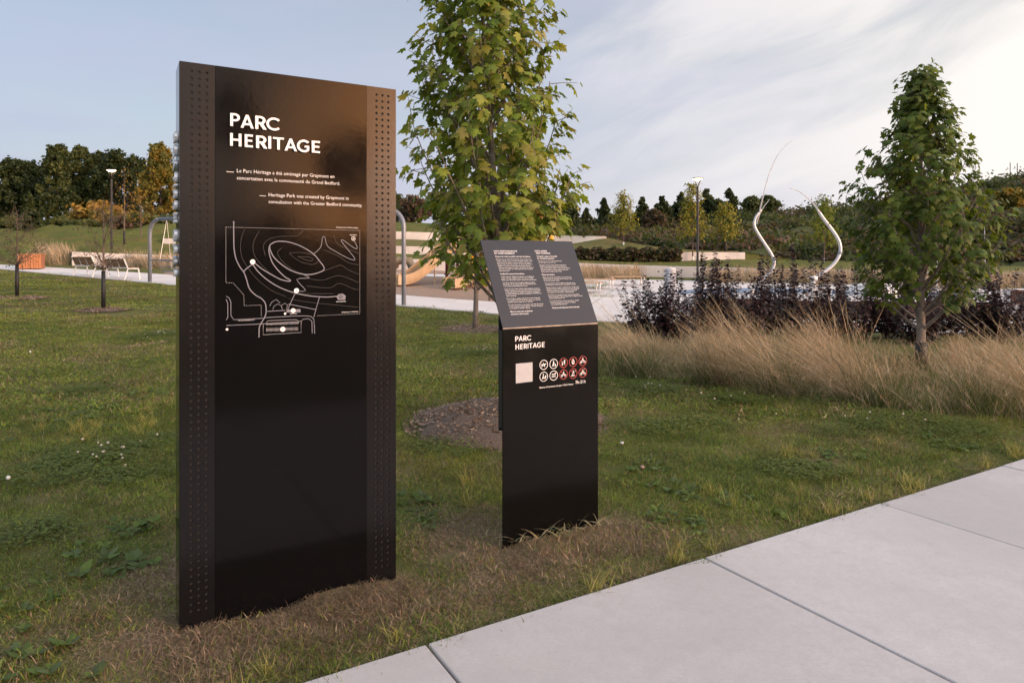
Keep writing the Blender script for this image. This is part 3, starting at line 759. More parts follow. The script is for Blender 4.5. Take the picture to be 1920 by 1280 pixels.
mline('map_path', [[(785, 765), (700, 950)], [(1020, 800), (1000, 860), (962, 1000)], [(125, 1075), (470, 1060), (840, 1035), (860, 1015), (915, 1010), (945, 1035), (948, 1150)], [(515, 940), (690, 930)], [(490, 1000), (690, 990), (760, 985), (900, 983), (940, 990), (965, 1020), (972, 1155)], [(720, 870), (980, 922)],
                   [(122, 795), (150, 810), (168, 850), (168, 980), (195, 1020), (490, 1005)], [(122, 825), (138, 860), (138, 1000), (122, 1022)]], .0028, M_mapline, .0022, 0)
mline('map_building', [[(570, 925), (578, 895), (615, 868), (650, 885), (685, 862), (712, 880), (700, 925)], [(650, 885), (662, 922)], [(540, 890), (560, 850), (605, 825), (640, 860)]],   .0022, M_mapline, .00225, 0)
mb = MB(); 
for q in (((700, 950), (835, 950), (835, 918), (715, 922)),): mb.add([FS.p(*FS.sz(*zb(*p)), .0022) for p in q], [(0, 1, 2, 3)])
wbuild(mb, 'map_building', M_mapline, sign); mb = MB()
mb.add([FS.p(*FS.sz(*zb(*p)), .0022) for p in ((1180, 800), (1195, 830), (1265, 828), (1270, 790), (1240, 770), (1200, 775))], [(0, 1, 2, 3, 4, 5)])
wbuild(mb, 'map_building', M_mapline, sign)
mline('contour_lines', [[(300, 150), (265, 260), (268, 400), (330, 520), (430, 640), (560, 740), (700, 800)], [(440, 170), (385, 280), (390, 390), (450, 480), (560, 590)], [(860, 165), (800, 215), (640, 222), (530, 250), (480, 310), (500, 410)], [(660, 330), (615, 380), (680, 480), (800, 560), (860, 575)], [(730, 380), (830, 375), (940, 395), (1010, 440), (960, 490), (850, 470), (770, 420), (730, 385)], [(810, 415), (940, 425), (945, 455), (880, 445), (810, 415)], [(1040, 560), (1120, 530), (1220, 498), (1290, 540), (1395, 585)], [(920, 628), (1050, 640), (1210, 598), (1395, 665)], [(890, 695), (1110, 715), (1210, 672), (1345, 725), (1395, 728)], [(820, 770), (1150, 770)], [(1060, 350), (1200, 410), (1290, 470), (1395, 495)], [(1160, 210), (1200, 300), (1395, 385)], [(720, 815), (900, 850), (1390, 900)]], .0013, M_mapdim, .0018, 6)
mb = MB()
def dashes(P, n, w=.0014):
    q = mp_(P); tot = []; 
    for i in range(len(q) - 1):
        a, b = Vector(q[i]), Vector(q[i + 1]); L_ = (b - a).length; m = max(2, int(L_ / .0075))
        for k in range(m): ribbon(mb, FS, [tuple(a.lerp(b, k / m)), tuple(a.lerp(b, (k + .6) / m))], w, .0019)
dashes([(120, 132), (1405, 165), (1405, 962), (990, 982)], 0); dashes([(120, 132), (120, 665), (190, 668), (292, 782), (295, 885), (458, 880), (460, 995)], 0)
wbuild(mb, 'map_boundary', M_mapmid, sign)
mb = MB()
for x in np.linspace(510, 810, 26):
    for y0, y1 in ((1052, 1075), (1098, 1135)):
        a, b = FS.sz(*zb(x, y0 - (x - 510) * .035)), FS.sz(*zb(x, y1 - (x - 510) * .035)); ribbon(mb, FS, [a, b], .0012, .0019)
for y0, y1 in ((1062, 1050), (1118, 1104)): ribbon(mb, FS, [FS.sz(*zb(510, y0)), FS.sz(*zb(812, y1))], .0012, .00195)
for P in ([(478, 1065), (478, 1165), (842, 1142), (842, 1035)], [(510, 1050), (520, 1030), (790, 1018), (815, 1030), (815, 1060)]): ribbon(mb, FS, mp_(P), .0014, .0019)
wbuild(mb, 'map_car_park', M_mapmid, sign)
for x, y, r in ((377, 466, 25), (797, 741, 24), (765, 933, 23), (666, 1111, 24), (688, 962, 11), (131, 1112, 12)):
    a, b = FS.sz(*zb(x, y)); a2, _ = FS.sz(*zb(x + r, y)); mb = MB(); disc(mb, FS, a, b, a2 - a, .0027); o = wbuild(mb, 'map_marker', M_letter, sign)
    if r > 15:
        mb = MB(); rr = a2 - a
        if x == 377: ribbon(mb, FS, [(a - rr * .3, b + rr * .35), (a - rr * .3, b - rr * .25), (a + rr * .5, b - rr * .25)], .0013, .0031)
        elif x == 797: mb.add([FS.p(a - rr * .4, b - rr * .25, .0031), FS.p(a + rr * .45, b - rr * .25, .0031), FS.p(a + rr * .45, b + rr * .4, .0031)], [(0, 1, 2)])
        elif x == 666: ribbon(mb, FS, [(a - rr * .2, b - rr * .5), (a - rr * .2, b + rr * .5), (a + rr * .25, b + rr * .45), (a + rr * .25, b), (a - rr * .2, b)], .0012, .0031)
        else:
            for k in (-.3, .1, .45): ribbon(mb, FS, [(a - rr * .45, b + rr * k - .001), (a + rr * .45, b + rr * k)], .001, .0031)
        wbuild(mb, 'map_icon', M_mapline, sign)
for x, y, r in ((1343, 243, 17), (1222, 800, 15)):
    a, b = FS.sz(*zb(x, y)); a2, _ = FS.sz(*zb(x + r, y)); mb = MB(); ring(mb, FS, a, b, a2 - a, .0022, .0027); disc(mb, FS, a, b, (a2 - a) * .35, .0027); wbuild(mb, 'map_marker', M_print if x > 1300 else M_hole, sign)
mb = MB(); mb.add([FS.p(*FS.sz(*zb(*p)), .0022) for p in ((184, 88), (206, 88), (195, 72))], [(0, 1, 2)]); wbuild(mb, 'map_arrow', M_mapline, sign)
for body, p0, p1 in (('Propriété privée / Private property', (1178, 139), (1390, 145)), ('BELVÉDÈRE', (1310, 213), (1374, 214)), ('AMPHITHÉÂTRE', (1178, 852), (1270, 850)), ('Limite du parc / Park limit', (1232, 953), (1390, 948)), ('RUE ALLEE DES MOUSSES', (238, 1032), (395, 1026)), ('JEUX D’EAU', (735, 968), (802, 966))):
    if body.startswith('RUE'): body = 'RUE ALEXANDRE-BISSONNETTE'
    text_on(FS, body, zb(*p0), zb(*p1), M_print, sign, off=.0021, bold=.008)

# ------------------------------------------------------------------ the lectern sign
ca2, sa2 = math.cos(LECT_A), math.sin(LECT_A)
L_MAT = Matrix(((ca2, -sa2, 0, LECT_O.x), (sa2, ca2, 0, LECT_O.y), (0, 0, 1, 0), (0, 0, 0, 1)))
lect = empty('lectern_sign', mat=L_MAT); bpy.context.view_layer.update()
tag(lect, 'low black folded metal lectern sign with rules text and round pictograms', 'sign')
LW = .616; FOLD = 1.142; TA, TB = .256, .468
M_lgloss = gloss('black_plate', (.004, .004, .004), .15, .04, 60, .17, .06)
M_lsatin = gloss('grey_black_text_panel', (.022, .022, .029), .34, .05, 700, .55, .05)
M_edge = pm('worn_fold_edge', (.32, .26, .21), .45, metal=.2, vary=.3, nscale=30)
mb = MB(); mb.bevbox((0, 0, -.2), (LW, .009, FOLD - .004), .0012); mb.build('front_plate', M_lgloss, lect)
tl = math.hypot(TA, TB); tx = -math.atan2(TA, TB)
MT = Matrix.Translation((0, 0, FOLD)) @ Matrix.Rotation(tx, 4, 'X')
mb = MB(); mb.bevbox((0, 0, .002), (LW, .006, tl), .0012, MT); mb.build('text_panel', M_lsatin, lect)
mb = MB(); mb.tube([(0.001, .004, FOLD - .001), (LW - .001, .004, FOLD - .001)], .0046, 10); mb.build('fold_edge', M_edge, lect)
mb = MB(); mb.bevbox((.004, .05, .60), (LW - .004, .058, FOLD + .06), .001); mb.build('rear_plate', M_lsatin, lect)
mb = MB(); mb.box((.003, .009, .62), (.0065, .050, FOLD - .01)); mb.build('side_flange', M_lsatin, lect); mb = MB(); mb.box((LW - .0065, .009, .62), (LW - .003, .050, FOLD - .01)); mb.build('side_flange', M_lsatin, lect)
FT = Face(LECT_O + Vector((0, 0, FOLD)), Vector((ca2, sa2, 0)), Vector((-sa2 * TA, ca2 * TA, TB)))
FP = Face(LECT_O, Vector((ca2, sa2, 0)), Vector((0, 0, 1)))
za = lambda x, y: (890 + x / 8, 440 + y / 8)
zd = lambda x, y: (990 + x / 8, 440 + y / 8)
FR = [("NON-RESPONSABILITÉ", (290, 258), (637, 258), .02), ("ET AVERTISSEMENT", (299, 292), (604, 292), .02), ("Ce parc est ouvert au public à des fins récréatives.", (310, 338), (838, 338), .015),
 ("Bien que nous nous efforcions de maintenir un environnement sûr,", (322, 378), (852, 374), 0), ("l’utilisation du parc se fait à vos propres risques et périls. Le parc", (330, 402), (870, 398), 0), ("peut présenter des dangers naturels et artificiels. Ces risques et", (336, 428), (846, 422), 0), ("dangers comprennent, sans s’y limiter, des terrains accidentés ou", (345, 452), (866, 447), 0), ("irréguliers, des conditions météorologiques et des étangs, des étapes", (350, 476), (842, 472), 0), ("imprévues, des animaux, des insectes, des plantes, des objets et", (358, 502), (886, 496), 0), ("des surfaces sauvages, des rochers glissants et des risques de", (366, 528), (870, 520), 0), ("chutes ou de noyade.", (374, 552), (520, 550), 0),
 ("Veuillez faire preuve de prudence.", (384, 602), (748, 592), .015),
 ("Veuillez respecter l’utilisation des sentiers, de surveillance et", (396, 642), (890, 632), 0), ("prévoir une tenue adaptée au parc avec tous vos enfants.", (404, 668), (886, 656), 0), ("Elles sont fournies à titre indicatif seulement.", (410, 694), (930, 680), 0),
 ("Vous devez respecter tous les règles et règlements publics", (420, 734), (904, 722), 0), ("dans le parc, et vous devez obéir aux avertissements et à", (428, 758), (920, 744), 0), ("tous les avertissements affichés dans le parc.", (436, 784), (795, 774), 0),
 ("Le parc est soumis à des conditions météorologiques qui peuvent", (446, 828), (976, 808), 0), ("changer rapidement et sans avertissement. Soyez toujours attentif", (456, 852), (990, 836), 0), ("à votre environnement et adaptez vos activités en conséquence.", (462, 878), (976, 862), 0), ("Les enfants doivent toujours être accompagnés et surveillés par un", (468, 902), (1000, 882), 0), ("adulte responsable.", (476, 928), (630, 922), 0),
 ("En cas d’urgence, veuillez contacter les services compétents", (484, 972), (980, 950), 0), ("en composant le 911. En entrant dans ce parc, vous acceptez", (494, 998), (986, 976), 0), ("d’assumer tous les risques liés à son utilisation.", (500, 1022), (878, 1006), 0),
 ("Pour plus d’informations, vous pouvez visiter notre site internet", (510, 1066), (1030, 1042), 0), ("ou nous contacter à l’adresse suivante : www.parc-heritage.ca", (518, 1092), (1022, 1068), 0), ("ou en utilisant le code QR ci-dessous.", (526, 1116), (836, 1102), 0),
 ("Merci et nous vous souhaitons", (538, 1166), (870, 1152), .015), ("une bonne visite au parc.", (546, 1202), (815, 1192), .015)]
EN = [("DISCLAIMER", (104, 256), (290, 256), .02), ("AND WARNING", (118, 290), (335, 290), .02), ("This park is open to the public", (132, 336), (436, 334), .015), ("for recreational purposes.", (140, 368), (396, 364), .015),
 ("While we strive to maintain a safe environment, your", (152, 404), (510, 400), 0), ("use of this park is at your own risk.", (160, 428), (415, 424), 0),
 ("The park may present natural and man-made hazards.", (172, 466), (576, 462), 0), ("These risks and hazards include, but are not limited to,", (180, 490), (586, 484), 0), ("rough or uneven terrain, natural or man-made water features,", (188, 514), (632, 506), 0), ("sharp objects, wildlife, stray changes, slippery surfaces, cliffs,", (194, 538), (606, 530), 0), ("slippery surfaces, and falling trees or rocks.", (202, 562), (508, 556), 0),
 ("Please use caution.", (212, 612), (402, 606), .015),
 ("Please note the use of surveillance cameras inside and", (224, 650), (648, 640), 0), ("outside the park for security purposes. They may record", (232, 674), (656, 664), 0), ("for purposes of public safety.", (240, 698), (470, 692), 0),
 ("You must follow all rules and regulations in this park, as you", (254, 740), (704, 726), 0), ("are entering your activities and all warning posted in the park.", (262, 762), (718, 748), 0),
 ("The park is subject to weather conditions that can change quickly", (272, 806), (766, 786), 0), ("and without warning. Always be aware of your surroundings and", (280, 830), (760, 812), 0), ("adjust your activities accordingly. Children must always be", (288, 854), (730, 836), 0), ("accompanied and supervised by a responsible adult.", (296, 878), (688, 862), 0),
 ("In the event of an emergency, please contact the appropriate", (304, 918), (770, 898), 0), ("services by dialing 911. By entering this park, you agree to assume", (312, 942), (816, 920), 0), ("all risks associated with its use.", (320, 966), (552, 956), 0),
 ("For more information, you can also visit our website", (330, 1008), (766, 988), 0), ("at the following address: www.parc-heritage.ca", (340, 1034), (716, 1014), 0), ("or by using the QR code below.", (350, 1058), (592, 1046), 0),
 ("Thank you and enjoy your visit to the park.", (362, 1106), (774, 1092), .02)]
for rows, zf in ((FR, za), (EN, zd)):
    for body, p0, p1, bold in rows:
        # the two ends were read off the photograph; the line itself runs level on the panel
        a0, b0 = FT.sz(*zf(*p0)); a1, b1 = FT.sz(*zf(*p1))
        me, w, co = text_mesh(body, bold); sc_ = (a1 - a0) / w; hs = .0125 if bold else .0098
        baked('text_line', me, FT.mat(a0, (b0 + b1) / 2, sc_, hs if sc_ > .004 else sc_, .0009), M_print, lect)
zi = lambda x, y: (960 + x / 10.67, 620 + y / 10.67)
def title2(letters):
    for ch, x0, x1, yb, yt in letters:
        a0, b0 = FP.sz(*zi(x0, yb)); a1, _ = FP.sz(*zi(x1, yb)); _, b1 = FP.sz(*zi(x0, yt))
        baked('letter', glyph(ch, .0006), FP.mat(a0, b0, (a1 - a0) / GL[ch][0], b1 - b0, .0006), M_print, lect)
title2([('P', 63, 128, 214, 112), ('A', 133, 214, 206, 104), ('R', 226, 295, 200, 99), ('C', 299, 376, 194, 92)])
title2([('H', 68, 142, 377, 273), ('E', 163, 216, 369, 265), ('R', 234, 300, 361, 259), ('I', 312, 326, 353, 252), ('T', 337, 408, 349, 247), ('A', 415, 496, 342, 240), ('G', 501, 579, 336, 234), ('E', 596, 652, 329, 228)])
mb = MB(); q = [FP.sz(*zi(*p)) for p in ((75, 1052), (410, 1012), (410, 628), (75, 658))]
mb.add([FP.p(a, b, .0009) for a, b in q], [(0, 1, 2, 3)]); wbuild(mb, 'blank_label', pm('pale_label_print', (.40, .415, .44), .5, vary=.06, nscale=60), lect)
PW = [(633, 680, 0), (832, 660, 1), (633, 915, 2), (832, 893, 3), (1029, 640, 4), (1222, 620, 5), (1415, 600, 6), (1029, 872, 7), (1222, 853, 8), (1415, 832, 9)]
for x, y, k in PW:
    a, b = FP.sz(*zi(x, y)); r = (FP.sz(*zi(x + 78, y))[0] - FP.sz(*zi(x - 78, y))[0]) / 2; red = k >= 4
    mb = MB(); ring(mb, FP, a, b, r, r * .13, .0012); o = wbuild(mb, 'pictogram', M_red if red else M_print, lect)
    mb = MB(); w = r * .13; L_ = lambda pts, ww=1.: ribbon(mb, FP, [(a + r * p[0], b + r * p[1]) for p in pts], w * ww, .0009 + .00004 * len(mb.f) / 8)
    D_ = lambda p, rr: disc(mb, FP, a + r * p[0], b + r * p[1], r * rr, .0014, 10)
    if k == 0: L_([(-.5, 0), (.25, -.05)], 2.4); L_([(.2, 0), (.5, .2), (.6, .05)], 1.6); L_([(-.45, -.05), (-.45, -.5)]); L_([(.2, -.1), (.25, -.5)]); L_([(-.2, .5), (.3, 0)], .7); L_([(-.5, 0), (-.62, .2)])
    if k == 1: D_((-.05, .55), .14); L_([(-.05, .4), (-.1, -.05), (-.35, -.5)], 1.5); L_([(-.1, -.05), (.1, -.5)], 1.3); L_([(0, .25), (.3, .05), (.45, -.1)], .9); L_([(.3, -.3), (.6, -.25)], 2); L_([(.35, -.35), (.35, -.55)]); L_([(.55, -.3), (.55, -.55)])
    if k == 2: D_((-.1, .5), .14); L_([(-.1, .35), (-.15, -.1), (-.4, -.5)], 1.4); L_([(-.15, -.1), (.1, -.5)], 1.2); L_([(.2, -.3), (.45, .15), (.5, -.1), (.2, -.4)], 1); L_([(.5, .3), (.62, 0), (.4, -.5)], 1)
    if k == 3:
        D_((.4, .45), .15)
        for t in (.25, -.05, -.35): L_([(-.5, t), (-.25, t + .12), (0, t), (.25, t + .12), (.5, t)], 1)
    if k == 4: L_([(.25, .6), (.25, .2), (.25, -.4)], 2.4); L_([(-.45, .2), (-.15, .2), (-.3, -.05), (-.3, -.45)], 1.3); L_([(-.45, -.45), (-.15, -.45)])
    if k == 5: L_([(-.05, .6), (-.3, -.05), (-.15, -.45), (.15, -.45), (.3, 0), (.1, .3), (-.05, .6)], 1.3); L_([(0, .1), (0, -.35)], 1.6)
    if k in (6, 7, 9):
        for t in (-.42, .42): ring(mb, FP, a + r * t, b - r * .25, r * .22, r * .11, .0013, 12)
        L_([(-.4, -.2), (-.1, .1), (.4, -.2)], 1.5); D_((0, .5), .13); L_([(0, .35), (-.15, .05), (.1, -.1)], 1.5); L_([(0, .25), (.3, .1)])
        if k == 9: D_((.45, .6), .08)
    if k == 8: L_([(-.5, -.45), (.5, -.45)], 1.2); L_([(-.3, -.4), (0, .35), (.25, -.4)], 1.3); D_((.0, .5), .12); L_([(-.1, .1), (.35, .2)]); D_((.5, .5), .1)
    wbuild(mb, 'symbol', M_print, o)
    if red:
        mb = MB(); ribbon(mb, FP, [(a - r * .66, b + r * .66), (a + r * .66, b - r * .66)], r * .11, .0018); wbuild(mb, 'slash', M_red, o)
text_on(FP, "Heures d’ouverture du parc / Park Hours :", zi(547, 1152), zi(1236, 1073), M_print, lect, bold=.012)
text_on(FP, "7h-21h", zi(1268, 1062), zi(1468, 1038), M_print, lect, bold=.006)

# ------------------------------------------------------------------ vegetation
def half_leaf(outline, centre, fold=.22, droop=.25):
    """flat lobed leaf: outline of the right half from base to tip, mirrored, fanned from its centre"""
    Rt = [(x, y) for x, y in outline]; Lf = [(-x, y) for x, y in outline[1:-1]][::-1]
    P = Rt + Lf; tv = [(0, centre, 0)] + [(x, y, -abs(x) * fold - droop * y * y) for x, y in P]
    n = len(P); tf = [(0, 1 + i, 1 + (i + 1) % n) for i in range(n)]
    return np.array(tv), np.array(tf)
MAPLE = half_leaf([(0, 0), (.20, -.10), (.44, .04), (.34, .20), (.60, .40), (.56, .52), (.24, .52), (.27, .74), (.12, .78), (0, 1.04)], .36)
MAPLE_LO = half_leaf([(0, 0), (.42, .02), (.58, .46), (.22, .54), (.0, 1.0)], .36)
OVAL = half_leaf([(0, 0), (.26, .25), (.30, .55), (0, 1)], .45, .3, .2)
QUAD = (np.array([(-.5, -.5, 0), (.5, -.4, .08), (.45, .5, 0), (-.4, .45, -.08)], float), np.array([(0, 1, 2), (0, 2, 3)]))
def unit(v): return v / (np.linalg.norm(v, axis=-1, keepdims=True) + 1e-9)
def col4(c): return np.concatenate([np.clip(c, 0, 1), np.ones((len(c), 1))], 1)
def bez(p0, p1, p2, n): return [p0 * (1 - t) ** 2 + p1 * 2 * t * (1 - t) + p2 * t * t for t in np.linspace(0, 1, n)]

def young_tree(name, base, H, prof, z_lo, trunk_r, limbs, twigs, leaves_per, leaf_size, cols, seed, label, group=None, tmpl=MAPLE, lean=(0, 0), rise=.9,
               guard=None, guard_mat=None, fill=.35, droopy=.75, bark=M_bark, tlen=(.16, .34), trunk_top=.97, low_bare=.16, lo_az=None, stems=None):
    """a planted tree: tapered trunk, ascending limbs, twigs that carry single leaves. prof: [(height, radius)]"""
    r_ = np.random.default_rng(seed); pr = np.array(prof)
    rad = lambda z: np.interp(z, pr[:, 0], pr[:, 1])
    root = empty(name, base)
    tr = MB(); n = 14
    tp = [np.array([lean[0] * t + .012 * H * .2 * math.sin(5 * t + seed), lean[1] * t + .01 * H * .2 * math.cos(4 * t), t * H * trunk_top]) for t in np.linspace(0, 1, n)]
    trr = [trunk_r * (1.12 if i == 0 else 1) * (1 - .93 * (i / (n - 1)) ** .9) + .003 for i in range(n)]
    tp[0][2] = -.06
    tr.tube(tp, trr, 10)
    trunk = tr.build('trunk', bark, root, True)
    tpa = np.array(tp)
    tpos = lambda z: np.array([np.interp(z, tpa[:, 2], tpa[:, i]) for i in range(3)])
    br = MB(); P = []; D = []; N = []; S = []
    def twig(p, d, L, k):
        q = [p + d * L * t + np.array([0, 0, -.10 * L * t * t]) for t in (0, .5, 1)]
        br.tube(q, [.0042, .003, .0015], 4, cap=False)
        for j in range(k):
            t = (j + .6) / k
            bp = p + d * L * t + np.array([0, 0, -.10 * L * t * t])
            a = r_.uniform(0, 6.28); sd = unit(np.cross(d, r_.normal(0, 1, 3)))
            out = unit(d * .45 + sd * .9 + np.array([0, 0, -.15]))
            pe = leaf_size * r_.uniform(.25, .7); lp = bp + out * pe
            outward = np.array([lp[0] - tpos(lp[2])[0], lp[1] - tpos(lp[2])[1], 0]); outward = unit(outward)
            ld = unit(out * .55 + outward * .55 + np.array([0, 0, -droopy * r_.uniform(.4, 1.5)]) + r_.normal(0, .25, 3))
            ln = unit(np.array([0, 0, 1.0]) + outward * .8 + r_.normal(0, .35, 3))
            P.append(lp); D.append(ld); N.append(ln); S.append(leaf_size * r_.uniform(.62, 1.18))
    ga = 2.399963
    for i in range(limbs):
        f = (i + .5) / limbs
        ze = z_lo + (H - z_lo) * (f ** .85) * 1.0
        az = i * ga + r_.normal(0, .25)
        Rr = rad(ze) * (r_.uniform(.78, 1.06) if i % 3 else r_.uniform(fill, .75))
        L = Rr * rise + .1
        zs = max(H * low_bare, ze - L * r_.uniform(.9, 1.25))
        p0 = tpos(zs); pe = tpos(ze) * np.array([1, 1, 0]) + np.array([Rr * math.cos(az), Rr * math.sin(az), ze])
        mid = p0 * .5 + pe * .5 + np.array([math.cos(az), math.sin(az), 0]) * Rr * .22 + r_.normal(0, .03, 3)
        pts = bez(p0, mid, pe, 7); rr = max(.006, trunk_r * .34 * (1 - f * .75))
        br.tube(pts, [rr * (1 - .8 * k / 6) for k in range(7)], 5, cap=False)
        m = max(2, int(twigs * (.5 + Rr / pr[:, 1].max() * .6)))
        for k in range(m):
            t = .3 + .7 * (k + .8) / m; a = min(int(t * 6), 5); w = t * 6 - a; q = pts[a] * (1 - w) + pts[a + 1] * w
            tang = unit(pts[a + 1] - pts[a])
            d = unit(tang * .5 + r_.normal(0, .55, 3) + np.array([math.cos(az), math.sin(az), .1]) * .3)
            twig(q, d, r_.uniform(*tlen), leaves_per)
    for k in range(3): twig(tpos(H * trunk_top) - np.array([0, 0, .1 * k]), unit(np.array([r_.normal(0, .3), r_.normal(0, .3), 1])), .2, leaves_per)
    br.build('branches', bark if trunk_r > .03 else M_twig, root, True)
    P = np.array(P); D = np.array(D); N = np.array(N); S = np.array(S)
    c = np.array(cols)[r_.integers(0, len(cols), len(P))] * r_.uniform(.75, 1.2, (len(P), 1))
    Mx = frames(D, N) * S[:, None, None]
    Vv, Tt, Cc = inst(tmpl[0], tmpl[1], Mx, P, col4(c))
    cr = link('crown', np_mesh('crown', Vv, Tt, Cc), M_leaf, root)
    if guard:
        gm = MB(); gm.lathe([(trunk_r * 1.22, -.02), (trunk_r * 1.18, guard * .5), (trunk_r * 1.12, guard)], (tpos(guard * .5)[0] * .6, tpos(guard * .5)[1] * .6, 0), 12)
        gm.build('trunk_guard', guard_mat or M_guard, root, True)
    tag(root, label, 'tree', group)
    return root

G1 = [(.175, .255, .04), (.21, .29, .045), (.145, .21, .038), (.25, .31, .05), (.29, .31, .06), (.165, .235, .045), (.30, .29, .08)]
big = hit(962, 782)
young_tree('maple_tree', big, 4.75, [(1.2, .32), (1.55, .52), (2.0, .70), (2.6, .74), (3.1, .72), (3.6, .62), (4.1, .48), (4.75, .12)], 1.60, .062, 82, 8, 7, .099, G1, 3,
           'nearest young maple with bright green leaves, rising behind the lectern sign', 'young maples on the lawn', rise=1.4, lean=(-.36, 0), low_bare=.22)
mid_t = hit(890, 618)
young_tree('maple_tree', mid_t, 5.2, [(1.1, .5), (1.7, .85), (2.6, .95), (3.5, .75), (5.2, .1)], 1.35, .062, 40, 6, 6, .12, G1, 8,
           'maple with pale grey trunk and mulch ring beside the far path', 'young maples on the lawn', rise=1.1, tmpl=MAPLE_LO, low_bare=.16, lean=(.15, 0))
G2 = [(.095, .155, .03), (.12, .18, .034), (.08, .13, .028), (.16, .205, .04), (.11, .155, .034)]
rt = hit(1727, 688)
young_tree('maple_tree', rt, 4.22, [(1.0, .35), (1.3, .72), (1.7, .93), (2.2, .98), (2.7, .80), (3.2, .52), (3.7, .26), (4.22, .03)], 1.28, .066, 100, 9, 6, .100, G2, 21,
           'dark green conical maple standing in the ornamental grass bed', 'young maples on the lawn', rise=1.0, guard=.36, low_bare=.12, tmpl=MAPLE)
GY = [(.26, .25, .03), (.20, .22, .03), (.32, .28, .035), (.15, .19, .03), (.36, .30, .06)]
for k, (px, py, Y, ht, w, lab) in enumerate([(1169, 462, 46.5, 3.55, 1.0, 'yellow-green young tree with white trunk wrap on the grassy mound'),
                                          (1299, 489, 43.5, 4.9, .95, 'tall yellow-green young tree just left of the right lamp post'),
                                          (1360, 472, 45.5, 3.15, 1.0, 'yellow-green young tree with black stake just right of the lamp post'),
                                          (1545, 494, 44.5, 4.3, .95, 'yellow-green young tree on the slope behind the second spray pipe')]):
    p = at(px, py, Y)
    young_tree('young_tree', p, ht, [(1.0, w * .55), (ht * .42, w), (ht * .62, w * .8), (ht * .85, w * .42), (ht, .1)], ht * .33, .045, 44, 6, 7, .165, GY if k != 3 else G1[:3] + GY[:2], 40 + k, lab,
               'yellow-green young trees on the terraces', tmpl=OVAL, guard=.28, guard_mat=M_white if k != 2 else M_guard, bark=M_twig, tlen=(.3, .55), low_bare=.3)
GB = [(.09, .085, .035), (.11, .09, .045), (.13, .095, .05), (.07, .08, .03)]
for k, (px, py, ht, lab) in enumerate([(32, 559, 2.55, 'sparse brownish sapling with black trunk guard at the left edge of the lawn'), (194, 581, 2.75, 'sparse brownish sapling with black trunk guard in front of the benches')]):
    b = hit(px, py)
    young_tree('sapling', b, ht, [(.9, .25), (1.25, .68), (1.75, .72), (2.2, .45), (ht, .1)], 1.05, .042, 40, 5, 5 - k * 2, .05, GB, 60 + k, lab, 'saplings on the lawn', tmpl=OVAL, guard=1.0, bark=M_twig, tlen=(.2, .42), low_bare=.38, rise=.7)
# a slim stem at the edge of the playground, and two thin trees on the berm
young_tree('sapling', hit(918, 564), 3.4, [(1.2, .4), (2.2, .6), (3.4, .1)], 1.6, .045, 20, 5, 5, .10, G1, 71, 'slim young tree at the edge of the wood chips behind the lectern', 'saplings on the lawn', tmpl=OVAL, low_bare=.4)
for k, (px, py, Y, ht) in enumerate([(233, 462, 40, 4.6), (264, 452, 43, 2.9)]):
    young_tree('sapling', at(px, py, Y), ht, [(1.2, .3), (ht * .5, .75), (ht * .8, .6), (ht, .1)], ht * .4, .05, 24, 3, 2 + k, .14, [(.34, .2, .04), (.24, .19, .04), (.3, .16, .03)], 80 + k,
               ['bare thin tree with few yellow leaves right of the left lamp post', 'small yellow-leaved tree left of the swing on the berm'][k], 'thin trees on the berm', tmpl=OVAL, bark=M_twig, tlen=(.4, .8), low_bare=.3, guard=.9 if k == 0 else None)

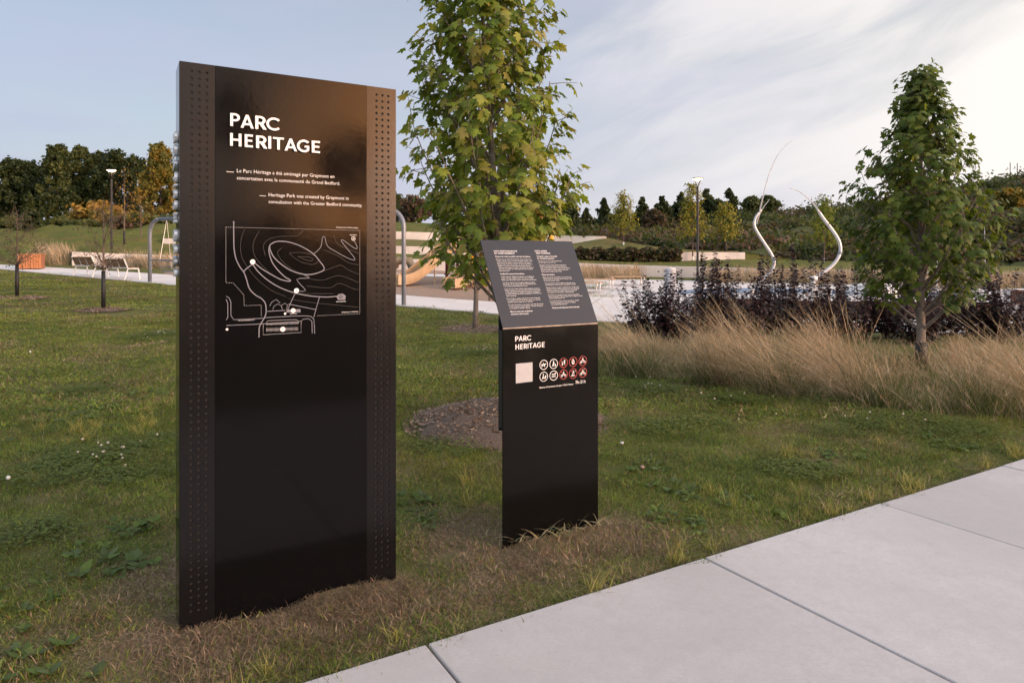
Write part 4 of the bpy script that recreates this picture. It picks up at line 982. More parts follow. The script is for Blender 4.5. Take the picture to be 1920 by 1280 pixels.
def cloud_tree(name, base, H, W, cols, seed, label, group, kind='broad', n=1500, q=.30, trunk=True, skirt=.18):
    """a far tree: leaf-sized facets gathered in clumps on a branching frame"""
    r_ = np.random.default_rng(seed); root = empty(name, base)
    if kind == 'pine':
        tiers = 13; C = []; S = []
        for i in range(tiers):
            f = i / (tiers - 1); z = H * (.16 + .80 * f); Rr = W * (1 - f) ** .8 * r_.uniform(.6, 1.15) + .12
            for k in range(max(3, int(6 * (1 - f)) + 2)):
                a = r_.uniform(0, 6.28); rr = Rr * r_.uniform(.35, 1)
                C.append((rr * math.cos(a), rr * math.sin(a), z + .12 * rr)); S.append((.26 * Rr + .1, .26 * Rr + .1, .10 + .02 * H))
    elif kind == 'spruce':
        tiers = 22; C = []; S = []
        for i in range(tiers):
            f = i / (tiers - 1); z = H * (.06 + .92 * f); Rr = W * (1 - f) + .05
            for k in range(max(3, int(7 * (1 - f)) + 2)):
                a = r_.uniform(0, 6.28); rr = Rr * r_.uniform(.4, .95)
                C.append((rr * math.cos(a), rr * math.sin(a), z - .15 * rr)); S.append((.25 * Rr + .06, .25 * Rr + .06, .08))
    elif kind == 'shrub':
        C = []; S = []
        for i in range(26):
            a = r_.uniform(0, 6.28); f = r_.uniform(0, 1); rr = W * math.sqrt(r_.uniform(0, 1)) * .85
            C.append((rr * math.cos(a), rr * math.sin(a), H * (.2 + .65 * f * (1 - (rr / W) ** 2 * .6)))); S.append((W * .2, W * .2, H * .12))
    else:
        C = []; S = []
        for i in range(150):
            f = r_.uniform(0, 1) ** .8; z = H * (skirt + (1 - skirt - .03) * f)
            Rr = W * (math.sin(math.pi * min(1, .22 + .74 * f)) ** .7) * (.78 + .32 * math.sin(9 * f + seed) * math.cos(5 * f))
            a = r_.uniform(0, 6.28); rr = Rr * math.sqrt(r_.uniform(.05, 1))
            C.append((rr * math.cos(a), rr * math.sin(a), z)); s0 = W * r_.uniform(.06, .15); S.append((s0, s0, s0 * 1.15))
    C = np.array(C); S = np.array(S); k = r_.integers(0, len(C), n)
    P = C[k] + np.clip(r_.normal(0, .62, (n, 3)), -1.35, 1.35) * S[k]
    P[:, 2] = np.maximum(P[:, 2], .05)
    cc = np.array(cols)[r_.integers(0, len(cols), len(C))][k] * r_.uniform(.7, 1.25, (n, 1))
    nn = unit(unit(P - C[k]) + np.array([0, 0, .5]) + r_.normal(0, .5, (n, 3))); dd = unit(r_.normal(0, 1, (n, 3)) + np.array([0, 0, -.2]))
    Mx = frames(dd, nn) * (q * r_.uniform(.5, 1.15, n))[:, None, None]
    Vv, Tt, Cc = inst(QUAD[0], QUAD[1], Mx, P, col4(cc)); link('crown', np_mesh('crown', Vv, Tt, Cc), M_leaf, root)
    if trunk:
        tb = MB(); tb.tube([(0, 0, -.3), (.05, 0, H * .4), (0, .05, H * .93)], [max(.05, H * .016), H * .011, .02], 7)
        for i in range(0, len(C), max(1, len(C) // 12)):
            z0 = max(H * .12, C[i][2] - .35 * np.hypot(C[i][0], C[i][1]) - .2)
            tb.tube([(0, 0, z0), tuple((np.array((0, 0, z0)) + C[i]) / 2 + np.array((0, 0, .1))), tuple(C[i])], [H * .006, H * .004, .01], 4, cap=False)
        tb.build('trunk', M_darkbark, root, True)
    return tag(root, label, 'tree' if kind != 'shrub' else 'shrub', group)
DG = [(.048, .07, .026), (.065, .088, .03), (.04, .058, .024)]; MG = [(.085, .11, .038), (.11, .135, .045), (.065, .09, .034)]
YG = [(.21, .18, .04), (.16, .16, .042), (.27, .20, .04)]; OG = [(.38, .24, .06), (.3, .22, .06), (.2, .18, .05)]; BR = [(.12, .09, .062), (.095, .085, .05), (.14, .095, .07)]
GL_ = 'trees behind the berm'
for k, (px, top, wpx, Y, cl_, lab) in enumerate([
        (-30, 330, 52, 60, MG, 'green broadleaf tree cut by the left edge of the view'), (22, 300, 42, 58, DG, 'dark broadleaf tree at the far left behind the berm'),
        (58, 305, 46, 62, DG, 'dark dense tree behind the small spruce'), (108, 272, 34, 57, MG, 'tall airy poplar, the highest left of the lamp post'),
        (150, 274, 30, 60, MG, 'tall airy poplar with visible stems above the yellow bush'), (182, 285, 36, 63, DG, 'olive dark tree directly behind the left lamp head'),
        (215, 283, 36, 58, DG, 'dark tree just right of the left lamp head'), (255, 293, 34, 62, DG, 'dark tree between the lamp post and the yellowing tree'),
        (300, 268, 38, 55, YG, 'tall yellowing tree touching the left edge of the tall sign'), (345, 300, 40, 60, MG, 'green tree mostly hidden behind the tall sign')]):
    b = at(px, 425, Y); H = (425 - top) / 1280 * Y
    cloud_tree('broadleaf_tree', b, H, 1.28 * wpx / 1280 * Y, cl_, 100 + k, lab, GL_, n=9500, q=.20, skirt=.04)
cloud_tree('spruce_tree', at(55, 441, 47), 2.9, .95, DG, 130, 'small dark spruce on the berm above the orange bin', GL_, 'spruce', 1800, .2)
for k, (px, py, top, w, Y, cl_, lab) in enumerate([(190, 424, 372, 52, 52, OG, 'orange-yellow bush behind the berm beside the lamp post'), (118, 425, 408, 30, 50, MG, 'low green bush left of the orange-yellow bush'),
        (160, 426, 410, 26, 49, MG, 'low green bush in front of the orange-yellow bush'), (268, 424, 398, 36, 50, MG, 'green bush right of the left lamp post'), (315, 424, 400, 30, 51, MG, 'green bush behind the swing frame'),
        (228, 430, 404, 18, 49, BR, 'dark brownish bush behind the thin bare tree'), (20, 430, 405, 34, 50, MG, 'green bush at the far left behind the sapling')]):
    cloud_tree('bush', at(px, py, Y), (py - top) / 1280 * Y, w / 1280 * Y, cl_, 140 + k, lab, 'bushes behind the berm', 'shrub', 1500, .26, trunk=False)
GC = 'trees behind the terraces'
for k, (px, py, top, w, Y, cl_, kd, lab) in enumerate([
        (775, 420, 372, 40, 62, BR, 'broad', 'brownish tree behind the terraces left of the nearest maple'), (835, 420, 365, 40, 64, MG, 'broad', 'green tree behind the terraces seen through the nearest maple'), (730, 418, 360, 40, 66, MG, 'broad', 'green tree at the right edge of the tall sign'),
        (905, 425, 372, 42, 66, DG, 'broad', 'dark tree behind the nearest maple trunk'), (990, 440, 368, 34, 64, YG, 'broad', 'yellow-green tree right of the nearest maple'), (1015, 442, 380, 30, 66, BR, 'broad', 'thin brownish tree above the lectern sign'),
        (1070, 446, 366, 30, 66, DG, 'pine', 'spreading pine left of the first yellow-green tree'), (1045, 446, 395, 32, 70, DG, 'broad', 'low dark tree left of the spreading pine'), (1100, 446, 392, 30, 68, DG, 'spruce', 'dark spruce right of the spreading pine'),
        (1133, 446, 374, 20, 70, DG, 'pine', 'small pine behind the first yellow-green tree'), (1165, 446, 395, 30, 72, DG, 'broad', 'dark tree behind the first yellow-green tree'), (1205, 448, 372, 26, 70, DG, 'pine', 'pine right of the first yellow-green tree'),
        (1240, 446, 370, 26, 72, DG, 'pine', 'ragged pine left of the second yellow-green tree'), (1225, 450, 395, 34, 68, BR, 'broad', 'brownish tree below the ragged pine'), (1278, 440, 362, 30, 74, DG, 'pine', 'dark pine behind the right lamp post'),
        (1325, 436, 356, 30, 76, DG, 'pine', 'dark pine just right of the right lamp head'), (1368, 430, 355, 34, 78, DG, 'pine', 'tallest dark pine on the hill crest'), (1345, 438, 375, 34, 74, DG, 'broad', 'dark tree between the two crest pines'), (1298, 440, 380, 34, 73, DG, 'broad', 'dark tree behind the second yellow-green tree'),
        (1410, 425, 370, 30, 82, MG, 'broad', 'grey-green tree behind the left spray pipe'), (1440, 420, 368, 26, 84, MG, 'broad', 'grey-green tree just right of the left spray pipe'), (1895, 398, 345, 24, 52, YG, 'shrub', 'yellow-green shrub on the hill at the right edge')]):
    cloud_tree('pine_tree' if kd == 'pine' else 'spruce_tree' if kd == 'spruce' else 'shrub' if kd == 'shrub' else 'broadleaf_tree', at(px, py, Y), (py - top) / 1280 * Y, w / 1280 * Y, cl_, 160 + k, lab, GC, kd, 4200, .24, skirt=.08)
# scrub on the hill: one mass
r_ = np.random.default_rng(5); ny, nx = HG.shape[:2]; n = 900
fi = r_.uniform(.2, 17.2, n); fj = r_.uniform(0, nx - 1.01, n); i0 = fi.astype(int); j0 = fj.astype(int); u = (fi - i0)[:, None]; w = (fj - j0)[:, None]
base = (HG[i0, j0] * (1 - u) + HG[i0 + 1, j0] * u) * (1 - w) + (HG[i0, j0 + 1] * (1 - u) + HG[i0 + 1, j0 + 1] * u) * w
hs = r_.uniform(.5, 1.7, n) * (.6 + .5 * (i0 / 16)); pal = np.array(DG + MG + MG + BR + BR + [(.10, .075, .055), (.085, .09, .03), (.09, .10, .035)])
bc = pal[r_.integers(0, len(pal), n)]; m = 90
k = np.repeat(np.arange(n), m); off = r_.normal(0, .5, (n * m, 3)); off[:, 2] = np.abs(off[:, 2])
P = base[k] + off * (hs[k] * np.array([[1.1], [1.1], [.62]])).T
cc = bc[k] * r_.uniform(.7, 1.3, (n * m, 1)); nn = unit(off + np.array([0, 0, .5]) + r_.normal(0, .5, off.shape))
Mx = frames(unit(r_.normal(0, 1, off.shape)), nn) * (r_.uniform(.12, .30, n * m))[:, None, None]
Vv, Tt, Cc = inst(QUAD[0], QUAD[1], Mx, P, col4(cc)); hs_o = link('hill_scrub', np_mesh('hill_scrub', Vv, Tt, Cc), M_leaf)
tag(hs_o, 'mixed green and brown scrub covering the hillside', 'scrub', kind='stuff')
# clipped row of dark shrubs on the lower terrace
def hedge():
    r_ = np.random.default_rng(9); root = empty('hedge', at(1175, 490, 42.4)); W = 6.6; n = 9000
    t = r_.uniform(-.5, .5, n); top = .78 + .10 * np.sin(t * 40) + .06 * np.sin(t * 97)
    P = np.stack([t * W * 1.0, r_.normal(0, .35, n), np.clip(r_.uniform(0, 1, n) ** .7 * top, .02, 2)], 1)
    c = np.array(BR + DG + [(.07, .045, .035)])[r_.integers(0, 7, n)] * r_.uniform(.6, 1.2, (n, 1))
    Mx = frames(unit(r_.normal(0, 1, (n, 3))), unit(r_.normal(0, 1, (n, 3)) + np.array([0, -.4, .6]))) * (r_.uniform(.08, .17, n))[:, None, None]
    Vv, Tt, Cc = inst(QUAD[0], QUAD[1], Mx, P, col4(c)); link('foliage', np_mesh('foliage', Vv, Tt, Cc), M_leaf, root)
    sb = MB()
    for k in range(24): x = (k / 23 - .5) * W; sb.tube([(x, 0, -.1), (x + .05, .05, .5)], [.02, .008], 5)
    sb.build('stems', M_darkbark, root); tag(root, 'low dark brownish hedge on the lower terrace behind the wooden tables', 'hedge')
hedge()

# purple-leaved shrubs
PU = [(.026, .013, .016), (.036, .015, .018), (.018, .010, .013), (.055, .019, .02), (.024, .016, .021)]
def purple(name, base, H, W, canes, seed, label, rz):
    r_ = np.random.default_rng(seed); root = empty(name, base, rz); sb = MB(); P = []; D = []; N = []; S = []
    for k in range(canes):
        a = r_.uniform(0, 6.28); h = H * (r_.uniform(.35, .8) if k > 4 else r_.uniform(.85, 1.05)); rr = W * math.sqrt(r_.uniform(.0, 1)) * (1.0 if h < .8 * H else .85)
        p0 = np.array([.12 * math.cos(a), .12 * math.sin(a), -.03]); p2 = np.array([rr * math.cos(a), rr * math.sin(a), h]); p1 = np.array([rr * .75 * math.cos(a), rr * .75 * math.sin(a), h * .4])
        pts = bez(p0, p1, p2, 6); sb.tube(pts, [.008, .007, .006, .005, .004, .002], 4, cap=False)
        m = int(105 * h / 1.3)
        for j in range(m):
            t = .15 + .85 * (j + r_.uniform(0, 1)) / m; i = min(int(t * 5), 4); w_ = t * 5 - i; q = pts[i] * (1 - w_) + pts[i + 1] * w_
            b = j * 2.4 + a; od = np.array([math.cos(b), math.sin(b), r_.uniform(-.1, .5)]); L = r_.uniform(.0, .06) * (1.25 - t)
            if r_.uniform() < .55 * (1.1 - t): L += r_.uniform(.03, .17)
            P.append(q + unit(od) * L); D.append(unit(od + r_.normal(0, .3, 3))); N.append(unit(np.array([0, 0, 1.]) + od * .3 + r_.normal(0, .4, 3))); S.append(r_.uniform(.06, .105) * (1.1 - .35 * t))
    P = np.array(P); c = np.array(PU)[r_.integers(0, len(PU), len(P))] * r_.uniform(.7, 1.4, (len(P), 1))
    Vv, Tt, Cc = inst(OVAL[0], OVAL[1], frames(np.array(D), np.array(N)) * np.array(S)[:, None, None] * np.array([1.15, 1, 1]), P, col4(c))
    link('foliage', np_mesh('foliage', Vv, Tt, Cc), M_leafdark, root); sb.build('stems', M_darkbark, root)
    return tag(root, label, 'shrub', 'purple-leaved shrubs beside the splash pad')
PS = [(1212, 1.20, .50, 'purple shrub at the left end of the row, next to the plaza'), (1258, 1.42, .45, 'purple shrub in front of the round grey post'), (1308, 1.52, .42, 'purple shrub directly below the right lamp post'),
      (1352, 1.50, .45, 'third-from-plaza purple shrub with a single tall spire, right of the lamp post'), (1398, 1.66, .42, 'tallest dense purple shrub left of the first spray pipe'), (1452, 1.55, .42, 'purple shrub in front of the foot of the first spray pipe'),
      (1502, 1.62, .45, 'purple shrub between the two spray pipes'), (1556, 1.42, .42, 'purple shrub right of the second spray pipe foot'), (1610, 1.5, .45, 'purple shrub left of the dark maple trunk'), (1668, 1.32, .42, 'purple shrub just left of and behind the dark maple trunk'),
      (1722, 1.1, .42, 'low purple shrub behind the dark maple trunk'), (1778, 1.35, .45, 'purple shrub just right of the dark maple trunk'), (1832, 1.45, .45, 'purple shrub before the end of the rusty steel wall'), (1888, 1.42, .45, 'purple shrub at the right end of the row'), (1945, 1.3, .45, 'purple shrub cut by the right edge of the view')]
for k, (px, h, w, lab) in enumerate(PS):
    b = hit(px, 636 + 7 * math.sin(k * 2.1)); dq = .45 * math.sin(k * 2.9); b = Vector((b.x * (b.y + dq) / b.y, b.y + dq, b.z)); purple('purple_shrub', b, h * (1.10 + .1 * math.sin(k * 4.3)), w * 1.35, 26, 200 + k, lab, k * 1.3)

# bed of ornamental grass: one mass of clumps with leaning dry stems
BED_F = np.array([tuple(hit(*p)) for p in ((1122, 706), (1240, 714), (1400, 736), (1550, 757), (1760, 778), (1930, 790), (2200, 810))])
def bed_front(x): return np.interp(x, BED_F[:, 0], BED_F[:, 1])
def stems(bases, L, lean_dir, lean, w, cols, r_, head=False, curl=.25, seg=4):
    """curved tapering strips: bases (n,3), L (n,), lean_dir (n,2) horizontal unit, lean (n,) 0..1 tilt"""
    n = len(bases); t = np.linspace(0, 1, seg + 1)
    ang = lean[:, None] * (1 - curl) * 1.2 + curl * 1.6 * lean[:, None] * t[None, :]
    dl = L[:, None] / seg
    hx = np.concatenate([np.zeros((n, 1)), np.cumsum(np.sin(ang[:, 1:]) * dl, 1)], 1); hz = np.concatenate([np.zeros((n, 1)), np.cumsum(np.cos(ang[:, 1:]) * dl, 1)], 1)
    C = bases[:, None, :] + np.stack([hx * lean_dir[:, :1], hx * lean_dir[:, 1:], hz], 2)
    yaw = r_.uniform(0, 3.14, n); sd = np.stack([np.cos(yaw), np.sin(yaw), 0 * yaw], 1)
    ww = w[:, None] * (np.array([1 - .85 * x for x in t])[None, :] if not head else np.array([.8, .7, .7, 1.5, .3][:seg + 1])[None, :])
    A = C - sd[:, None, :] * ww[..., None] / 2; B = C + sd[:, None, :] * ww[..., None] / 2
    V = np.stack([A, B], 2).reshape(n, -1, 3); k = 2 * (seg + 1)
    tf = np.array([q for i in range(seg) for q in ((2 * i, 2 * i + 1, 2 * i + 3), (2 * i, 2 * i + 3, 2 * i + 2))])
    T = tf[None] + (np.arange(n) * k)[:, None, None]
    return V.reshape(-1, 3), T.reshape(-1, 3), np.repeat(col4(cols), k, 0), C
def join(parts):
    V = []; T = []; C = []; o = 0
    for v, t, c in parts: V.append(v); T.append(t + o); C.append(c); o += len(v)
    return np.concatenate(V), np.concatenate(T), np.concatenate(C)
TANC = np.array([(.45, .36, .245), (.55, .45, .32), (.37, .295, .195), (.49, .385, .265), (.33, .275, .175)]); GRC = np.array([(.11, .15, .042), (.15, .185, .052), (.09, .125, .038), (.19, .20, .075)])
def clump_parts(r_, cxy, zf, ns, nb, hs, ll, spread=.13, stem_w=.004, blade_w=.006):
    out = []
    if ns:
        b = np.stack([cxy[0] + r_.normal(0, spread, ns), cxy[1] + r_.normal(0, spread, ns)], 1); b = np.concatenate([b, zf(b[:, 0], b[:, 1])[:, None]], 1)
        a = r_.normal(math.pi + .2, .55, ns); d = np.stack([np.cos(a), np.sin(a)], 1)
        ln = np.clip(r_.normal(ll, .2, ns), .03, 1.1); L = hs * r_.uniform(.55, 1.12, ns)
        c = TANC[r_.integers(0, 5, ns)] * r_.uniform(.75, 1.25, (ns, 1))
        v, t, cc, C = stems(b, L, d, ln, np.full(ns, stem_w), c, r_, head=True); out.append((v, t, cc))
        m = ns * 4; k = np.repeat(np.arange(ns), 4); f = r_.uniform(2.1, 3.9, m); i = np.minimum(f.astype(int), 3); w_ = (f - i)[:, None]
        bp = C[k, i] * (1 - w_) + C[k, i + 1] * w_; a2 = r_.uniform(0, 6.28, m)
        v, t, cc, _ = stems(bp, r_.uniform(.05, .13, m), np.stack([np.cos(a2), np.sin(a2)], 1), r_.uniform(.2, .9, m), np.full(m, stem_w * .75), c[k] * 1.1, r_, seg=1); out.append((v, t, cc))
    if nb:
        b = np.stack([cxy[0] + r_.normal(0, spread * .8, nb), cxy[1] + r_.normal(0, spread * .8, nb)], 1); b = np.concatenate([b, zf(b[:, 0], b[:, 1])[:, None]], 1)
        a = r_.uniform(0, 6.28, nb); d = np.stack([np.cos(a), np.sin(a)], 1)
        c = GRC[r_.integers(0, 4, nb)] * r_.uniform(.7, 1.25, (nb, 1)); dryb = r_.uniform(size=nb) < .25; c[dryb] = TANC[r_.integers(0, 5, dryb.sum())] * .8
        v, t, cc, _ = stems(b, hs * r_.uniform(.25, .5, nb), d, r_.uniform(.15, 1.0, nb), np.full(nb, blade_w), c, r_, seg=3, curl=.6); out.append((v, t, cc))
    return out
r_ = np.random.default_rng(77); parts = []
zf = lambda x, y: g(x, y) - .01
def in_bed(x, Y, lo=.05, hi=5.2):
    px = 960 + 1280 * x / Y; dpt = Y - bed_front(x)
    if px < 1126 or px > 2050 or dpt < lo or dpt > hi or Y > 13.0: return False
    return not (px < 1300 and 487 + 1280 * (CAM_H - gz(x, Y)) / Y < 612)
for gx in np.arange(.8, 9.5, .74):                       # big clumps, each swept its own way
    for gy in np.arange(6.0, 13.2, .82):
        x = gx + r_.uniform(-.34, .34); Y = gy + r_.uniform(-.36, .36)
        if not in_bed(x, Y, .18) or r_.uniform() < .24 or (abs(x / Y - .60) < .05 and Y < rt.y + .3): continue
        ns = int(r_.integers(70, 210)); hs = r_.uniform(.42, 1.02) * (1.0 if Y - bed_front(x) < 2.2 else .74); n0 = len(parts)
        da = r_.normal(0, .5) if r_.uniform() < .8 else r_.normal(2.6, .5)
        pp = clump_parts(r_, (0, 0), lambda X, Y_: np.zeros_like(X), ns, 120, hs, r_.uniform(.45, 1.0), r_.uniform(.09, .17))
        c_, s_ = math.cos(da), math.sin(da)
        for v, t, c in pp: parts.append((np.stack([x + v[:, 0] * c_ - v[:, 1] * s_, Y + v[:, 0] * s_ + v[:, 1] * c_, v[:, 2] + gz(x, Y) - .01], 1), t, c * np.array([[*(r_.uniform(.85, 1.12) * np.array([1, r_.uniform(.95, 1.04), r_.uniform(.9, 1.05)])), 1]]) ))
for _ in range(60):                                       # a few tall swaths blown over to the left
    px = r_.uniform(1200, 1990); Y = r_.uniform(6.4, 10.5); x = (px - 960) / 1280 * Y
    if not in_bed(x, Y, .25, 3.2) or r_.uniform() < .45 or (abs(x / Y - .63) < .095 and Y < rt.y): continue
    parts += clump_parts(r_, (x, Y), zf, int(r_.integers(70, 150)), 60, r_.uniform(1.05, 1.4), r_.uniform(.72, .95), .10)
for _ in range(420):                                      # low growth between them
    px = r_.uniform(1128, 2010); Y = r_.uniform(6.2, 13); x = (px - 960) / 1280 * Y
    if in_bed(x, Y): parts += clump_parts(r_, (x, Y), zf, int(r_.integers(3, 14)), 46, r_.uniform(.35, .6), r_.uniform(.5, 1.0), .16)
Vv, Tt, Cc = join(parts); og = link('ornamental_grass', np_mesh('ornamental_grass', Vv, Tt, Cc), M_straw)
tag(og, 'tan wind-swept ornamental grass filling the bed at the right', 'ornamental grass', kind='stuff')
for k, (px, py, lab) in enumerate([(1168, 704, 'green grass tussock at the left front corner of the bed'), (1212, 708, 'rounded green tussock second from the left front corner'), (1322, 720, 'upright green tussock with thin blades near the middle front of the bed'),
                                   (1452, 738, 'dark green tussock at the bed front left of the dark maple'), (1655, 762, 'dark green tussock at the bed front below the dark maple'), (1845, 772, 'large green tussock at the bed front near the right edge')]):
    b = hit(px, py); root = empty('grass_tussock', b); rr = np.random.default_rng(300 + k); z0 = lambda x, y: np.zeros_like(x) - .01
    Vv, Tt, Cc = join(clump_parts(rr, (0, 0), z0, 0, 520 if k == 5 else 380, 1.15 if k == 5 else .98, .4, .12 if k < 5 else .2)); link('blades', np_mesh('blades', Vv, Tt, Cc), M_straw, root)
    Vv, Tt, Cc = join(clump_parts(rr, (0, 0), z0, 34, 0, .8, .5, .1)); link('seed_stems', np_mesh('seed_stems', Vv, Tt, Cc), M_straw, root)
    tag(root, lab, 'tussock', 'green tussocks along the bed front')
# tan grass strips in front of the long low wall
for k, (strip, lab) in enumerate([([(80, 140, 503, 35)], 'tan feathery grass clump between the orange bin and the benches'), ([(238, 335, 511, 35)], 'tan feathery grass in front of the low wall left of the tall sign'),
                   ([(1085, 1205, 521, 36)], 'tan grass patch behind the wooden tables'), ([(1330, 1530, 527, 34), (1530, 1700, 530, 33)], 'tan grass strip along the wall behind the splash pad'), ([(1700, 2000, 523, 31)], 'tan grass strip behind the splash pad at the right edge')]):
    parts = []; rr = np.random.default_rng(400 + k)
    for a, b, py, Y in strip:
        for _ in range(int((b - a) * .55)):
            px = rr.uniform(a, b); Yy = Y + rr.uniform(-1.2, 1.2); x = (px - 960) / 1280 * Yy
            parts += clump_parts(rr, (x, Yy), lambda X, Y_: g(X, Y_), 26, 14, rr.uniform(.6, 1.0) * (1.25 if k == 0 else .85), .35, .2, .012, .014)
    Vv, Tt, Cc = join(parts); tag(link('feather_grass', np_mesh('feather_grass', Vv, Tt, Cc), M_straw), lab, 'ornamental grass', kind='stuff')

# ------------------------------------------------------------------ furniture and play equipment
# benches seen from behind: white frames, three brown back panels, slatted seat
def bench(loc, rz, label):
    root = empty('park_bench', loc, rz); W = 1.5
    # local: x along the bench, +y the way it faces
    for x in (-W / 2, W / 2):
        mb = MB(); mb.tube([(x, -.16, 0), (x, -.02, .44), (x, -.20, .86)], .026, 8); mb.build('leg', M_white, root)
        mb = MB(); mb.tube([(x, .46, 0), (x, .40, .43)], .026, 8); mb.build('leg', M_white, root)
        mb = MB(); mb.tube([(x, -.02, .435), (x, .40, .435)], .022, 8); mb.build('seat_rail', M_white, root)
    mb = MB(); mb.tube([(-W / 2, -.03, .47), (W / 2, -.03, .47)], .022, 8); mb.build('cross_rail', M_white, root)
    for i in range(3):
        x0 = -W / 2 + .03 + i * W / 3; mb = MB(); mb.bevbox((x0, -.012, 0), (x0 + W / 3 - .06, .012, .36), .004, Matrix.Translation((0, -.055, .50)) @ Matrix.Rotation(R(24), 4, 'X')); mb.build('back_panel', M_slat, root)
    for i in (1, 2):
        x0 = -W / 2 + i * W / 3; mb = MB(); mb.tube([(x0, -.055, .48), (x0, -.205, .86)], .014, 6); mb.build('back_rail', M_white, root)
    for i in range(5):
        y0 = .0 + i * .085; mb = MB(); mb.bevbox((-W / 2 + .02, y0, .45), (W / 2 - .02, y0 + .07, .485), .006); mb.build('seat_slat', M_wood, root)
    return tag(root, label, 'bench', 'white-framed park benches on the far path')
bench(hit(162, 519.5), R(-31), 'left white-framed bench with brown back panels, next to the orange bin')
bench(hit(221, 524), R(-31), 'right white-framed bench with brown back panels, behind the sapling')
# orange bin
b = hit(60, 505); root = empty('waste_bin', b, R(24)); tag(root, 'orange wooden slatted waste bin enclosure beside the far path', 'bin')
mb = MB(); mb.bevbox((-.42, -.42, .05), (.42, .42, .66), .01); mb.build('box', M_orange2, root)
for i in range(9):
    x0 = -.44 + i * .098; mb = MB(); mb.bevbox((x0, -.452, .04), (x0 + .082, -.424, .68), .005); mb.build('slat', M_orange, root)
mb = MB(); mb.bevbox((-.46, -.46, .665), (.46, .46, .70), .006); mb.build('lid', M_orange, root)
mb = MB(); mb.bevbox((-.40, -.40, 0), (.40, .40, .05), .006); mb.build('base', M_bronze, root)
for yy in (-.18, .2):
    mb = MB(); mb.bevbox((-.428, yy - .07, .44), (-.421, yy + .07, .6), .002); mb.build('sticker', M_sticker, root)
# lamp posts
def lamp(base, H, label, r=.055, disc_r=.26):
    root = empty('lamp_post', base)
    mb = MB(); mb.lathe([(r * 1.9, -.3), (r * 1.9, .03), (r, .05), (r * .92, H - .5), (r * .8, H - .48)], (0, 0, 0), 14); mb.build('pole', M_bronze, root, True)
    for k in range(4):
        a = k * math.pi / 2 + .4; mb = MB(); mb.tube([(0, 0, H - .5), (disc_r * .25 * math.cos(a), disc_r * .25 * math.sin(a), H - .3), (disc_r * .85 * math.cos(a), disc_r * .85 * math.sin(a), H - .02)], .016, 6); mb.build('arm', M_bronze, root, True)
    mb = MB(); mb.lathe([(disc_r * .2, H + .07), (disc_r * .98, H + .035), (disc_r * 1.02, H), (disc_r * .96, H - .012)][::-1], (0, 0, 0), 24); hd = mb.build('lamp_head', M_bronze, root, True)
    mb = MB(); mb.lathe([(disc_r * .22, H - .10), (disc_r * .55, H - .07), (disc_r * .9, H - .013)], (0, 0, 0), 24); mb.build('diffuser', M_lamp, hd, True)
    return tag(root, label, 'lamp post', 'bronze lamp posts with lit heads')
lb = at(209, 487, 36.5); lamp(lb, (487 - 319) / 1280 * 36.5, 'lit bronze lamp post at the left, behind the benches', .055, .25)
lb = at(1308, 524, 34); lamp(lb, (524 - 335) / 1280 * 34, 'lit bronze lamp post at the right, behind the purple shrubs', .06, .27)
# swing frame that spans behind the tall sign
A = hit(281, 530); B = hit(757, 573.5); top = 3.06
root = empty('swing_frame', A); tag(root, 'grey tubular swing frame with rounded corners passing behind the tall sign', 'swing')
A0 = A.copy(); dl = B - A; dh = Vector((dl.x, dl.y, 0)); L_ = dh.length; ud = dh / L_
def rel(p): return p - A0
c0 = [rel(A) + Vector((0, 0, -.2)), Vector((0, 0, top - A.z - .55))]
arcp = [Vector((0, 0, top - A.z - .55)) + ud * (.55 * (1 - math.cos(t))) + Vector((0, 0, .55 * math.sin(t))) for t in np.linspace(.2, math.pi / 2, 7)]
mb = MB(); mb.tube(c0 + arcp, .07, 12); mb.build('post', M_greyp, root, True)
e = rel(B); e0 = Vector((e.x, e.y, 0))
arcq = [e0 + Vector((0, 0, top - A.z - .55)) - ud * (.55 * (1 - math.cos(t))) + Vector((0, 0, .55 * math.sin(t))) for t in np.linspace(.2, math.pi / 2, 7)]
mb = MB(); mb.tube([e + Vector((0, 0, -.2)), e0 + Vector((0, 0, top - A.z - .55))] + arcq, .07, 12); mb.build('post', M_greyp, root, True)
mb = MB(); mb.tube([arcp[-1], arcq[-1]], .068, 12); mb.build('top_bar', M_greyp, root, True)
for f in (.5,):
    p = e0 * f + Vector((0, 0, 0)); mb = MB(); mb.tube([p + Vector((0, 0, -1.2)), p + Vector((0, 0, top - A.z))], .06, 10); mb.build('post', M_greyp, root, True)
sw = empty('bench_swing', A + ud * 1.05 + Vector((0, 0, .42)), math.atan2(ud.y, ud.x)); tag(sw, 'grey mesh bench swing hanging from the left end of the frame', 'swing seat')
mb = MB()
prof = [(-.30, .42), (-.26, .2), (-.2, .04), (.0, .0), (.25, .03)]
for j in range(13):
    x = -.1 + j * .12; mb.tube([(x, y, z) for y, z in prof], .009, 5)
for y, z in prof: mb.tube([(-.12, y, z), (1.36, y, z)], .012, 5)
mb.build('seat_mesh', M_greyp, sw)
mb = MB(); mb.tube([(-.75, -.28, .47), (1.4, -.30, .45)], .025, 6); mb.build('arm_bar', M_greyp, sw)
hz = top - (A.z + .42)
for (x, y, z) in ((-.12, -.26, .42), (-.12, .25, .05), (1.36, -.26, .42), (1.36, .25, .05)):
    mb = MB(); mb.tube([(x, y, z), (x * .6 + .0, 0, hz)], .007, 5); mb.build('chain', M_steel, sw)

